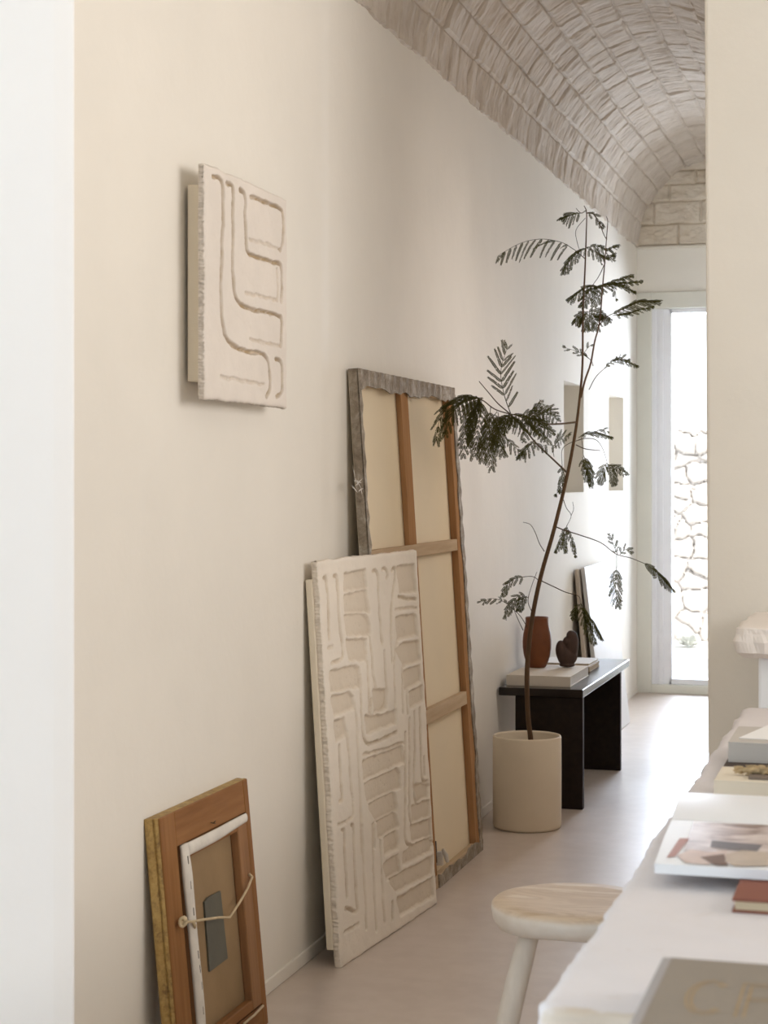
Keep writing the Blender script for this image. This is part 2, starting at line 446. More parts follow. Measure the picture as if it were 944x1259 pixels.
# far wall above the door + block tympanum
DT = 2.302
struct(obj('wall_far', B(WX - .05, PX + .05, FARY, FARY + .3, DT + .02, SPZ), M['wall_end']))
def tympanum():
    nx, nz = 200, 110
    x = np.linspace(WX, PX, nx); z = np.linspace(SPZ, SPZ + R + .02, nz)
    xx, zz = np.meshgrid(x, z)
    rows = np.array([SPZ, SPZ + .128, SPZ + .258, SPZ + .356, SPZ + .436, SPZ + .7])
    zw = zz + .006 * fbm(xx * 8, zz * 5, 2)
    row = np.clip(np.searchsorted(rows, zw, side='right') - 1, 0, 4)
    ds = np.minimum(np.abs(zw - rows[row]), np.abs(rows[row + 1] - zw))
    off = np.array([.03, .17, .08, .2, .1])[row]
    u = (xx - WX + off) / .27; k = np.floor(u); du = np.minimum(u - k, 1 - (u - k)) * .27
    d = np.minimum(ds, du); j = np.clip(d / .012, 0, 1); j = j * j * (3 - 2 * j)
    blk = ((k * 3.7 + row * 5.13) * .618) % 1
    Y = FARY - .03 + .012 * (1 - j) - (blk - .5) * .01 - .010 * fbm(xx * 20, zz * 30, 5)
    V = np.stack([xx, Y, zz], -1).reshape(-1, 3)
    a = np.arange(nz - 1)[:, None] * nx + np.arange(nx - 1)[None, :]
    F = np.stack([a, a + 1, a + nx + 1, a + nx], -1).reshape(-1, 4)
    t = np.clip(.5 + .4 * blk - .2 + .2 * j + .25 * fbm(xx * 9, zz * 14, 3), 0, 1).ravel()
    return rawobj('wall_tympanum', V.tolist(), F.tolist(), M['tympanum'], colors=t.tolist())
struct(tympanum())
struct(obj('trim_1', B(WX, PX, FARY - .035, FARY + .02, SPZ - .012, SPZ + .004), M['wall'], bevel=.005))
# glazed door
dr = bpy.data.objects.new('door_1', None); dr.location = (WX, FARY, 0); link(dr); tag(dr, kind='structure')
W = PX - WX
bm = bmesh.new(); box(bm, 0, .085, -.02, .12, 0, DT + .02); box(bm, W - .085, W, -.02, .12, 0, DT + .02)
box(bm, .085, W - .085, -.02, .12, DT - .075, DT + .02); box(bm, .085, W - .085, -.02, .12, 0, .05)
obj('door_frame', bm, M['door_outer'], dr, bevel=.004)
bm = bmesh.new()
ix0, ix1, iz0, iz1 = .085, W - .085, .05, DT - .075
for k, (off, yf) in enumerate(((0, .0), (.022, .012), (.040, .004), (.062, .02))):
    wd = (.024, .02, .024, .05)[k]
    box(bm, ix0 + off, ix0 + off + wd, yf, .10, iz0, iz1)
box(bm, ix1 - .06, ix1, .0, .10, iz0, iz1)
box(bm, ix0 + .1, ix1 - .06, .02, .10, iz1 - .025, iz1); box(bm, ix0 + .1, ix1 - .06, .02, .10, iz0, iz0 + .03)
obj('door_sash', bm, M['door_inner'], dr, bevel=.002)
obj('door_pane', B(ix0 + .1, ix1 - .055, .055, .062, iz0 + .025, iz1 - .02), M['glass'], dr)
# dry stone garden wall outside
def rubble():
    rs = np.random.RandomState(5)
    x0, x1, z0, z1, c = -4.0, 3.0, -.05, 1.62, .19
    pts = []
    for i in range(int((x1 - x0) / c) + 3):
        for k in range(int((z1 - z0) / (c * .8)) + 3):
            pts.append((x0 - c + (i + rs.rand() * 1.25 + (k % 2) * .5) * c, z0 - c + (k + rs.rand() * 1.25) * c * .8))
    pts = np.array(pts); pr = rs.rand(len(pts))
    nx, nz = 560, 130
    xx, zz = np.meshgrid(np.linspace(x0, x1, nx), np.linspace(z0, z1, nz))
    xw = xx + .07 * fbm(xx * 7, zz * 7, 3); zw = zz + .07 * fbm(xx * 6 + 9, zz * 6, 8)
    f1 = np.full(xx.shape, 9.); f2 = np.full(xx.shape, 9.); idx = np.zeros(xx.shape, int)
    for k, (a, b) in enumerate(pts):
        d = np.hypot((xw - a) * .85, zw - b)
        m = d < f1; f2 = np.where(m, f1, np.minimum(f2, d)); idx = np.where(m, k, idx); f1 = np.where(m, d, f1)
    j = np.clip((f2 - f1) / .035, 0, 1); j = np.sqrt(j)
    Y = 14.1 - .05 * j - .03 * pr[idx] - .015 * fbm(xx * 15, zz * 15, 4)
    ztop = zz.copy(); top = .07 * fbm(xx[0] * 4, xx[0] * 0, 31); ztop += top[None, :] * (zz - z0) / (z1 - z0)
    V = np.stack([xx, Y, ztop], -1).reshape(-1, 3).tolist()
    a = np.arange(nz - 1)[:, None] * nx + np.arange(nx - 1)[None, :]
    F = np.stack([a, a + 1, a + nx + 1, a + nx], -1).reshape(-1, 4).tolist()
    t = np.clip(j * (.45 + .55 * pr[idx]), 0, 1).ravel().tolist()
    b0 = len(V)      # top and back
    for k in range(nx):
        V.append([xx[0, k], 14.6, z0]); 
    for k in range(nx):
        V.append([xx[0, k], 14.6, z1]); 
    t += [.8] * (2 * nx)
    for k in range(nx - 1):
        F.append([(nz - 1) * nx + k, (nz - 1) * nx + k + 1, b0 + nx + k + 1, b0 + nx + k]); F.append([b0 + k, b0 + k + 1, b0 + nx + k + 1, b0 + nx + k])
    return rawobj('wall_garden', V, F, M['rubble'], colors=t)
struct(rubble())
# low pale shrub outside by the garden wall
bm = bmesh.new(); rr = random.Random(4)
for k in range(420):
    a = rr.uniform(0, 2 * PI); e = rr.uniform(.1, 1.2); L = rr.uniform(.10, .20)
    d = Vector((math.cos(a) * math.cos(e), math.sin(a) * math.cos(e), math.sin(e)))
    p = Vector((0, 0, 0)) + d * L; w = d.cross(Vector((0, 0, 1))).normalized() * .008
    b0 = d * (L - .09)
    bm.faces.new([bm.verts.new(v) for v in (b0, b0.lerp(p, .5) + w, p, b0.lerp(p, .5) - w)])
for k in range(30):
    a = rr.uniform(0, 2 * PI); e = rr.uniform(.3, 1.3)
    tube(bm, [Vector((0, 0, -.02)), Vector((math.cos(a) * math.cos(e), math.sin(a) * math.cos(e), math.sin(e))) * .14], [.005, .002], 4)
sh = obj('garden_shrub', bm, M['shrub']); q = at(846, 800, 13.4); sh.location = (q.x, q.y, -.01); sh.scale = (.7, .7, .6)
tag(sh, 'small pale shrub growing on the terrace outside the glass door', 'shrub')

# ------------------------------------------------------------------ plane tracing for the leaning panels
class Plane:
    def __init__(s, o, yaw, lean):
        s.o = Vector(o); c, n = math.cos(yaw), math.sin(yaw)
        s.s = Vector((n, c, 0)); nn = Vector((c, -n, 0))
        s.t = (-nn * math.sin(lean) + Vector((0, 0, 1)) * math.cos(lean)).normalized()
        s.n = (nn * math.cos(lean) + Vector((0, 0, 1)) * math.sin(lean)).normalized()
        # local X = n (towards room), Y = s, Z = t
        s.M = Matrix((( s.n.x, s.s.x, s.t.x), (s.n.y, s.s.y, s.t.y), (s.n.z, s.s.z, s.t.z)))
    def st(s, px, py, off=0):
        r = ray(px, py); o = s.o + s.n * off
        P = CAM + r * ((o - CAM).dot(s.n) / r.dot(s.n)) - o
        return (P.dot(s.s), P.dot(s.t))
    def empty(s, name, label, cat, group=None):
        e = thing(name, s.o, label, cat, group); e.rotation_euler = s.M.to_euler(); return e

def seg_dist(X, Y, a, b):
    ax, ay = a; bx, by = b; dx, dy = bx - ax, by - ay
    L = dx * dx + dy * dy + 1e-12
    t = np.clip(((X - ax) * dx + (Y - ay) * dy) / L, 0, 1)
    return np.hypot(X - ax - t * dx, Y - ay - t * dy)
def poly_sd(X, Y, P):
    d = np.full(X.shape, 9.); ins = np.zeros(X.shape, bool)
    n = len(P)
    for i in range(n):
        a, b = P[i], P[(i + 1) % n]
        d = np.minimum(d, seg_dist(X, Y, a, b))
        c = ((a[1] > Y) != (b[1] > Y)) & (X < (b[0] - a[0]) * (Y - a[1]) / (b[1] - a[1] + 1e-12) + a[0])
        ins ^= c
    return np.where(ins, -d, d)
def relief_mesh(name, pl, w, h, thick, polys, lines, mat, parent, res=.0028, depth=.007, seed=1, ripple=.004):
    ny, nz = int(w / res), int(h / res)
    Yg, Zg = np.meshgrid(np.linspace(0, w, ny), np.linspace(0, h, nz))
    Yw = Yg + .0045 * fbm(Yg * 45, Zg * 45, seed); Zw = Zg + .0045 * fbm(Yg * 45 + 7, Zg * 45, seed + 5)
    sink = np.zeros(Yg.shape); tn = np.zeros(Yg.shape)
    for P in polys:
        P = [pl.st(*p) for p in P]
        sd = poly_sd(Yw, Zw, P) - .006
        sink = np.maximum(sink, np.clip(.5 - sd / .007, 0, 1) * (.75 + .25 * np.exp(-np.clip(-sd, 0, 1) / .008)))
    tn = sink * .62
    for pts, wd, dp in lines:
        C = smoothcurve([Vector(pl.st(*p) + (0,)) for p in pts], 5)
        d = np.full(Yg.shape, 9.)
        for a, b in zip(C, C[1:]): d = np.minimum(d, seg_dist(Yw * .58, Zw, (a.x * .58, a.y), (b.x * .58, b.y)))
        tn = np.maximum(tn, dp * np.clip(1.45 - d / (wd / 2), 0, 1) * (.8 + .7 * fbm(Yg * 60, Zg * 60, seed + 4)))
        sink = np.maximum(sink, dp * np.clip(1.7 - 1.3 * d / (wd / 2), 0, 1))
    H = -depth * sink + .0016 * fbm(Yg * 30, Zg * 30, seed + 9, 4) + ripple * .4 * fbm(Yg * 7, Zg * 7, seed + 3)
    pit = vnoise(Yg * 170, Zg * 170, seed + 20); near = np.clip(sink * 3, .12, 1)
    H -= .004 * np.clip(pit - .40, 0, 1) * 10 * near
    # soft worn border
    e = np.minimum(np.minimum(Yg, w - Yg), np.minimum(Zg, h - Zg)); H -= .004 * np.exp(-e / .003)
    Yb = Yg + (.003 * fbm(Zg * 25, Zg * 0, 51)) * np.where(Yg < w / 2, 1, -1) * np.clip(1 - np.minimum(Yg, w - Yg) / .02, 0, 1)
    Zb = Zg + (.003 * fbm(Yg * 25, Yg * 0, 57)) * np.clip(1 - np.minimum(Zg, h - Zg) / .02, 0, 1)
    if h > .9: Zb = np.maximum(Zb, .001)
    V = np.stack([H, Yb, Zb], -1).reshape(-1, 3).tolist()
    a = np.arange(nz - 1)[:, None] * ny + np.arange(ny - 1)[None, :]
    F = np.stack([a, a + 1, a + ny + 1, a + ny], -1).reshape(-1, 4).tolist()
    ring = [k for k in range(ny)] + [r * ny + ny - 1 for r in range(1, nz)] + [(nz - 1) * ny + k for k in range(ny - 2, -1, -1)] + [r * ny for r in range(nz - 2, 0, -1)]
    b0 = len(V)
    for lay in range(1, 4):
        for k in ring:
            v = V[k]; q = .0025 * random.uniform(-1, 1)
            V.append([-thick * lay / 3, v[1] + (q if lay < 3 else 0), max(v[2] + (q if lay < 3 else 0), .001 if h > .9 else -9)])
    prev = ring
    for lay in range(3):
        cur = [b0 + lay * len(ring) + i for i in range(len(ring))]
        for i in range(len(ring)):
            i2 = (i + 1) % len(ring); F.append([prev[i2], prev[i], cur[i], cur[i2]])
        prev = cur
    F.append(prev[::-1])
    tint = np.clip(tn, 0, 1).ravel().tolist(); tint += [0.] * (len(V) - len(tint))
    return rawobj(name, V, F, mat, parent, smooth=True, colors=tint)

# ---- relief on the wall
art = Plane((-1.40, 3.502, 1.406), 0, 0)
e = art.empty('relief_panel', 'pale plaster relief panel of curving grooves hung high on the cream wall', 'wall art')
tr = lambda L, ox, oy, sc: [(ox + a / sc, oy + b / sc) for a, b in L]
def A(*L): return tr(L, 200, 180, 3.705)
g = .009
lines = [(A((232, 136), (255, 145), (272, 170), (277, 260), (272, 450), (266, 600), (270, 740), (278, 830), (297, 885), (340, 915), (400, 938), (450, 945), (478, 975), (488, 1030), (490, 1100), (476, 1140)), g, 1),
         (A((293, 165), (312, 175), (322, 200), (320, 300), (322, 420), (318, 520), (325, 640), (345, 708), (390, 735), (450, 750), (520, 768), (540, 780), (543, 840), (540, 908)), g, 1),
         (A((356, 196), (372, 205), (378, 240), (376, 340), (380, 440), (390, 480), (420, 500), (480, 520), (530, 535), (541, 560), (543, 640), (540, 705)), g, 1),
         (A((405, 230), (440, 243), (490, 262), (530, 282), (548, 310), (550, 380), (546, 440), (535, 472)), g, 1),
         (A((518, 968), (535, 972), (544, 1000), (545, 1070), (540, 1120), (520, 1138)), g, 1),
         (A((378, 668), (440, 680), (520, 700)), .008, .35), (A((400, 880), (460, 893), (530, 905)), .008, .35),
         (A((395, 425), (450, 438), (530, 465)), .008, .35), (A((265, 1050), (330, 1062), (400, 1075), (460, 1085)), .008, .35),
         (A((520, 560), (524, 640), (522, 700)), .008, .4)]
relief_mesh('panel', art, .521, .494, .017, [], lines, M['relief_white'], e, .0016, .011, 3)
obj('backing_box', B(-.054, -.017, .030, .49, .038, .455), M['backing'], e, bevel=.003)

# ---- large leaning relief
rel = Plane((-1.3566, 4.3167, 0.0), .083, .0622)
e = rel.empty('relief_panel', 'tall cream plaster relief with maze pattern leaning on the big canvas', 'wall art')
def Aa(*L): return tr(L, 380, 670, 5.993)
def Ab(*L): return tr(L, 390, 850, 5.9)
def Ac(*L): return tr(L, 400, 1000, 5.9)
polys = [Aa((264, 228), (412, 192), (425, 305), (262, 328)), Aa((264, 380), (422, 350), (446, 480), (270, 486)),
         Aa((266, 528), (400, 518), (435, 550), (455, 648), (285, 655)), Aa((277, 716), (418, 706), (428, 838), (302, 840)),
         Aa((160, 945), (340, 903), (370, 915), (384, 1035), (165, 1070)), Aa((168, 1132), (300, 1102), (325, 1130), (332, 1190), (190, 1245)),
         Aa((652, 172), (772, 160), (786, 330), (672, 340)), Aa((640, 546), (785, 524), (800, 650), (655, 688)),
         Aa((650, 775), (700, 738), (805, 720), (820, 838), (700, 880)), Aa((704, 940), (815, 898), (822, 990), (740, 1040), (708, 1060)),
         Aa((742, 1096), (832, 1048), (838, 1140), (748, 1200)),
         Ab((128, 226), (200, 210), (216, 300), (142, 350)),
         Ab((408, 0), (510, 0), (508, 110), (420, 150)), Ab((352, 190), (395, 195), (530, 175), (576, 140), (574, 222), (365, 300)),
         Ab((336, 520), (620, 410), (628, 500), (345, 640)), Ab((350, 682), (580, 572), (602, 600), (606, 680), (370, 800)),
         Ab((380, 836), (560, 742), (582, 850), (430, 930)), Ab((442, 960), (570, 888), (592, 975), (446, 1060)), Ab((496, 1070), (578, 1022), (592, 1110), (490, 1150)),
         Ab((690, 840), (720, 835), (815, 805), (820, 895), (700, 935)), Ab((682, 985), (828, 935), (832, 1036), (690, 1085)),
         Ab((715, 690), (760, 680), (812, 690), (806, 755), (735, 795)),
         Ac((430, 192), (512, 142), (530, 240), (432, 290)), Ac((426, 380), (528, 312), (548, 410), (444, 468)),
         Ac((570, 300), (640, 245), (760, 190), (780, 210), (775, 265), (570, 365)),
         Ac((472, 490), (776, 324), (776, 430), (524, 558)), Ac((522, 630), (780, 480), (786, 590), (548, 730))]
cw = .009
lines = [(Aa((110, 242), (128, 255), (140, 400), (146, 560), (152, 690)), cw, 1), (Aa((185, 228), (207, 245), (215, 400), (230, 600), (248, 760), (240, 840), (168, 872)), cw, .8),
         (Aa((470, 190), (490, 188), (508, 240), (515, 400), (530, 600), (540, 720)), cw, .8), (Aa((540, 180), (565, 175), (580, 225), (572, 240)), cw, .8),
         (Aa((612, 190), (625, 172), (636, 200), (610, 420), (605, 640), (612, 860)), cw, .8), (Aa((555, 780), (562, 960), (575, 1110), (560, 1190), (500, 1222)), cw, .8),
         (Aa((445, 650), (465, 820), (475, 960), (500, 1110)), cw, .7), (Aa((378, 960), (382, 1080), (388, 1250)), cw, .7), (Aa((430, 860), (440, 1050), (445, 1240)), cw, .7),
         (Aa((650, 700), (640, 760), (628, 900), (640, 1240)), cw, .6), (Aa((690, 900), (688, 1050), (692, 1240)), cw, .6), (Aa((730, 1060), (722, 1150), (728, 1240)), cw, .6),
         (Aa((660, 380), (720, 395), (785, 400)), cw, .8), (Aa((640, 480), (720, 468), (790, 462)), cw, .5), (Aa((145, 760), (175, 745)), cw, .5), (Aa((810, 1165), (838, 1135)), cw, .6),
         (Ab((162, 395), (166, 500), (172, 640), (180, 780), (165, 800)), cw, 1), (Ab((218, 300), (236, 500), (245, 680), (262, 770)), cw, .7), (Ab((262, 790), (262, 880), (240, 925), (155, 970)), cw, .6),
         (Ab((262, 60), (285, 200), (296, 420), (310, 700), (318, 900), (322, 1180)), cw, .55), (Ab((320, 120), (330, 280), (345, 350), (385, 380), (470, 350), (575, 300)), cw, .9),
         (Ab((395, 60), (395, 160), (415, 188), (470, 180), (520, 160)), cw, .8), (Ab((335, 460), (480, 425), (640, 372)), cw, .6), (Ab((350, 640), (480, 575), (600, 520)), cw, .45),
         (Ab((380, 800), (480, 740), (580, 690)), cw, .45), (Ab((420, 1130), (420, 960), (450, 920), (570, 860)), cw, .6),
         (Ab((640, 300), (640, 600), (640, 900), (640, 1060), (672, 1118), (740, 1105), (830, 1062)), cw, .8), (Ab((668, 200), (672, 500), (672, 860), (690, 960), (730, 970), (820, 930)), cw, .8),
         (Ab((705, 150), (708, 400), (705, 700), (715, 790), (740, 820), (805, 795)), cw, .8), (Ab((742, 125), (748, 300), (755, 500), (765, 640), (800, 655)), cw, .8), (Ab((780, 480), (780, 610)), cw, .8),
         (Ac((118, 130), (140, 135), (142, 280), (152, 440), (162, 610)), cw, 1), (Ac((190, 85), (205, 110), (212, 300), (220, 480), (228, 640), (226, 710), (150, 690)), cw, 1),
         (Ac((145, 862), (190, 840), (240, 805)), cw, .6), (Ac((270, 90), (280, 400), (292, 640), (300, 840)), cw, .6), (Ac((345, 80), (350, 400), (360, 650), (372, 850)), cw, .7),
         (Ac((400, 200), (410, 430), (418, 600), (430, 790)), cw, .7), (Ac((487, 640), (488, 720), (490, 772)), cw, 1)]
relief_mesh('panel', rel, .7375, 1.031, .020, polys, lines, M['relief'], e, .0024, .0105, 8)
obj('backing_box', B(-.039, -.020, -.003, .20, .045, .985), M['backing'], e, bevel=.003)

# ---- large stretched canvas, seen from the back
cv = Plane((-1.3404, 4.6283, 0.0), 0, .0637)
e = cv.empty('stretched_canvas', 'tall unpainted canvas seen from its back on wooden stretcher bars, leaning on wall', 'canvas')
CW, CH = 1.2, 1.5437; C0 = .095
def ragged(bm, y0, y1, z0, z1, edge, amp, x0, x1, seed, along):
    """strip with one torn edge; along 'z' or 'y'"""
    n = 60; rows = []
    rs = np.random.RandomState(seed); ph = rs.rand() * 50
    for k in range(n + 1):
        t = k / n
        if along == 'z':
            z = z0 + (z1 - z0) * t; d = amp * (2 * float(fbm(np.array(z * 14 + ph), np.array(0.), seed, 3)) + .25 * math.floor(3 * math.sin(z * 23 + ph)) / 3)
            a, b = (y0, y1 + d) if edge == 'hi' else (y0 + d, y1)
            rows.append([(x0, a, z), (x1, a, z), (x1 + .002 * math.sin(k * 2.1 + seed), b, z), (x0, b, z)])
        else:
            y = y0 + (y1 - y0) * t; d = amp * (2 * float(fbm(np.array(y * 14 + ph), np.array(0.), seed, 3)))
            a, b = (z0, z1 + d) if edge == 'hi' else (z0 + d, z1)
            rows.append([(x0, y, a), (x1, y, a), (x1 + .002 * math.sin(k * 1.7), y, b), (x0, y, b)])
    rings = [[bm.verts.new(p) for p in r] for r in rows]
    for a, b in zip(rings, rings[1:]):
        for k in range(4): bm.faces.new((a[k], a[(k + 1) % 4], b[(k + 1) % 4], b[k]))
    bm.faces.new(rings[0]); bm.faces.new(rings[-1][::-1])
obj('canvas', B(-.030, -.0255, C0 + .004, CW - .004, .004, CH - .004), M['raw_canvas'], e)
def bar(name, y0, y1, z0, z1, mat, x0=-.025, x1=-.002): return obj(name, B(x0, x1, y0, y1, z0, z1), mat, e, bevel=.002)
bar('stretcher_bar', C0, .112, 0, CH, M['pine'])
bar('stretcher_bar', 1.128, CW, 0, CH, M['pine'])
bar('stretcher_bar', .1125, 1.1275, CH - .04, CH, M['pale_pine'])
bar('stretcher_bar', .1125, 1.1275, 0, .036, M['pale_pine'])
bar('centre_bar', .555, .635, .036, CH - .04, M['pine'], -.025, -.008)
bar('cross_bar', .1125, 1.1275, 1.004, 1.042, M['pale_pine'], -.025, -.003)
bar('cross_bar', .1125, 1.1275, .496, .538, M['pale_pine'], -.025, -.003)
bm = bmesh.new()
ragged(bm, C0 - .003, .118, .0, CH + .002, 'hi', .007, -.002, .0015, 3, 'z')
ragged(bm, .10, 1.20, CH - .046, CH + .003, 'lo', .010, -.002, .0018, 5, 'y')
ragged(bm, 1.172, CW + .008, .02, CH - .02, 'lo', .008, -.002, .002, 9, 'z')
ragged(bm, .62, CW + .004, .0, .034, 'hi', .008, -.002, .0018, 12, 'y')
box(bm, -.027, .0, C0 - .003, C0 - .0005, .0, CH); box(bm, -.027, .0, C0, CW, CH + .0005, CH + .003)
f = obj('folded_canvas_edge', bm, M['fold'], e); f['label'] = 'grey stained folded canvas edge'
bm = bmesh.new(); ragged(bm, CW + .0005, CW + .016, .02, 1.45, 'hi', .014, -.032, -.004, 21, 'z')
f = obj('torn_canvas_edge', bm, M['fold'], e); f['label'] = 'torn grey canvas overlapping the side'
bm = bmesh.new()
for a_, b_ in (((433, 572), (437, 588)), ((434, 590), (445, 594)), ((436, 598), (446, 588)), ((438, 602), (441, 586)), ((432, 596), (440, 606)), ((440, 604), (447, 600)), ((443, 596), (446, 612)), ((435, 586), (444, 600))):
    q0 = cv.st(*a_, .003); q1 = cv.st(*b_, .003); d_ = Vector((0, q1[0] - q0[0], q1[1] - q0[1])); nn_ = Vector((0, -d_.z, d_.y)).normalized() * .0022
    p0 = Vector((.0028, q0[0], q0[1])); p1 = p0 + d_
    bm.faces.new([bm.verts.new(v) for v in (p0 - nn_ * .4, p0.lerp(p1, .5) - nn_, p1, p0.lerp(p1, .5) + nn_)])
f = obj('paint_scrape', bm, M['white_tape'], e); f['label'] = 'white scraped paint marks on the fold'
s0 = cv.st(546, 1052)
bm = bmesh.new()
box(bm, -.0255, -.006, s0[0] - .005, s0[0] + .012, s0[1] - .03, s0[1] + .012)
tube(bm, [Vector((-.004, s0[0], s0[1] + .02)), Vector((.004, s0[0] + .006, s0[1])), Vector((.006, s0[0] + .012, s0[1] - .022))], [.005, .008, .006], 8)
obj('corner_wedge', bm, M['white_tape'], e, bevel=.002)
obj('corner_gap_shade', B(-.0255, -.022, s0[0] - .05, s0[0] + .0, s0[1] - .02, s0[1] + .045), M['dark_strip'], e)  # dark plate standing in for the shade inside the corner hole

# ---- old picture frame (back) bottom left
fr = Plane((-1.3805, 3.3048, 0.0), 0, .0933)
e = fr.empty('picture_frame', 'old wooden picture frame seen from behind with twine, leaning low on the wall', 'picture frame')
FW, FH = .532, .556
obj('side_rail', B(-.022, 0, .028, .105, 0, FH), M['frame_wood'], e, bevel=.002)
obj('side_rail', B(-.022, 0, .504, FW, 0, FH), M['frame_wood'], e, bevel=.002)
obj('top_rail', B(-.0218, -.0003, .1052, .5038, .484, FH), M['frame_wood_h'], e, bevel=.002)
obj('bottom_rail', B(-.0218, -.0003, .1052, .5038, 0, .05), M['frame_wood_h'], e, bevel=.002)
# gilt moulding on the front, seen edge on
bm = bmesh.new()
def moulding(z0, z1, y0, y1): pass
prof = [(-.002, -.0008), (-.008, -.0045), (-.0115, -.0035), (-.0125, -.0008), (-.0145, -.004), (-.022, -.009), (-.028, -.011), (-.031, -.007), (-.031, .03), (-.0222, .03), (-.0222, -.0006)]
def ringm(bm, prof):
    cs = []
    for (cy, cz, sy, sz) in ((.028, 0, 1, 1), (FW, 0, -1, 1), (FW, FH, -1, -.12), (.028, FH, 1, -.12)):
        cs.append([bm.verts.new((x, cy + sy * o, max(cz + sz * o, .001))) for x, o in prof])
    for i in range(4):
        a, b = cs[i], cs[(i + 1) % 4]
        for k in range(len(prof)): bm.faces.new((a[k], a[(k + 1) % len(prof)], b[(k + 1) % len(prof)], b[k]))
ringm(bm, prof)
f = obj('gilt_moulding', bm, M['gold'], e, bevel=.002); f['label'] = 'worn gilt moulding on the side'
# inner painting on its stretcher
f = obj('painting_back', B(-.020, -.017, .125, .495, .052, .484), M['linen_dark'], e); f['label'] = 'brown back of the old canvas'
obj('inner_stretcher', B(-.017, .003, .440, .498, .054, .482), M['frame_dark'], e, bevel=.003)
obj('inner_stretcher', B(-.017, .003, .125, .160, .054, .482), M['frame_dark'], e, bevel=.003)
obj('inner_stretcher', B(-.0168, .0027, .160, .440, .054, .078), M['frame_wood_h'], e, bevel=.003)
obj('inner_stretcher', B(-.0168, .0027, .160, .440, .452, .482), M['frame_wood_h'], e, bevel=.003)
bm = bmesh.new()
tube(bm, smoothcurve([Vector((.004, .136, .012)), Vector((.006, .139, .15)), Vector((.005, .137, .30)), Vector((.006, .134, .42)), Vector((.004, .131, .484))], 6), [.015, .0185, .017, .019, .015], 10)
for v in bm.verts: v.co.x = .003 + (v.co.x - .003) * .45
f = obj('canvas_fold', bm, M['white_tape'], e, smooth=True); f['label'] = 'white primed canvas folded over the left bar'
bm = bmesh.new()
tube(bm, smoothcurve([Vector((.004, .145, .470)), Vector((.006, .30, .470)), Vector((.004, .40, .472)), Vector((.004, .494, .474))], 6), [.014, .0135, .012, .010], 10)
for v in bm.verts: v.co.x = .003 + (v.co.x - .003) * .45
f = obj('canvas_fold', bm, M['white_tape'], e, smooth=True); f['label'] = 'white primed canvas folded over the top bar'
for k, (y, z) in enumerate(((.128, .452), (.130, .40), (.133, .345), (.138, .255), (.140, .225), (.142, .19), (.138, .14), (.143, .10), (.138, .05))):
    obj('staple', B(.0105, .0125, y - .001, y + .001, z - .008, z + .008), M['staple'], e)
bm = bmesh.new()
pp = [fr.st(*p, -.012) for p in tr([(362, 668), (378, 645), (440, 612), (475, 940), (388, 1005)], 160, 940, 3.945)]
lo = [bm.verts.new((-.0165, y, z)) for y, z in pp]; hi = [bm.verts.new((-.0125, y, z)) for y, z in pp]
bm.faces.new(lo[::-1]); bm.faces.new(hi)
for i in range(5): bm.faces.new((lo[i], lo[(i + 1) % 5], hi[(i + 1) % 5], hi[i]))
f = obj('metal_plate', bm, M['plate'], e); f['label'] = 'dark plate on the canvas back'
bm = bmesh.new()
sp = [fr.st(160 + a / 3.945, 940 + b / 3.945, .012) for a, b in ((250, 765), (300, 762), (370, 750), (430, 742), (482, 742), (530, 670), (570, 600), (592, 545))]
tube(bm, [Vector((.012 - .0 * k, y, z)) for k, (y, z) in enumerate(sp)], .0028, 8)
for j in range(3):
    c = Vector((.013, sp[0][0] + .004 * j, sp[0][1])); tube(bm, [c + Vector((.004 * math.cos(a), .005 * math.cos(a * 1), .009 * math.sin(a))) for a in np.linspace(0, 6, 10)], .003, 6)
tube(bm, [Vector((.013, sp[1][0], sp[1][1])), Vector((.014, sp[1][0] + .008, sp[1][1] - .010)), Vector((.012, sp[1][0] + .012, sp[1][1] - .016))], [.003, .004, .002], 6)
tube(bm, [Vector((.012, sp[-1][0], sp[-1][1])), Vector((.004, sp[-1][0] + .001, sp[-1][1] + .006))], [.003, .004], 6)
obj('hanging_twine', bm, M['string'], e, smooth=True); bm = bmesh.new()
lp = [fr.st(160 + a / 3.945, 940 + b / 3.945, .006) for a, b in ((550, 1257), (600, 1215), (642, 1170))]
tube(bm, [Vector((.007, y, max(z, .004))) for y, z in lp], .0028, 8)
f = obj('lower_twine', bm, M['string'], e, smooth=True)
bm = bmesh.new(); q = fr.st(160 + 392 / 3.945, 940 + 290 / 3.945)
tube(bm, [Vector((.0, q[0], q[1] + .004)), Vector((.012, q[0] - .004, q[1] + .002))], .0012, 6)
tube(bm, [Vector((.0, q[0] + .01, q[1])), Vector((.014, q[0] - .008, q[1] + .008))], .001, 6)
obj('nail', bm, M['staple'], e)

# ------------------------------------------------------------------ bench and what stands on it
e = thing('bench', (-1.30, 7.22, 0), 'low dark-stained wooden bench with slab legs along the left wall', 'bench')
bx = lambda *a: B(a[0] + 1.30, a[1] + 1.30, a[2] - 7.22, a[3] - 7.22, a[4], a[5])
obj('bench_top', bx(-1.462, -1.140, 6.63, 7.82, .419, .45), M['dark_top'], e, bevel=.003)
obj('leg', bx(-1.400, -1.143, 6.64, 6.675, 0, .4185), M['dark'], e, bevel=.002)
obj('leg', bx(-1.400, -1.143, 7.575, 7.61, 0, .4185), M['dark'], e, bevel=.002)

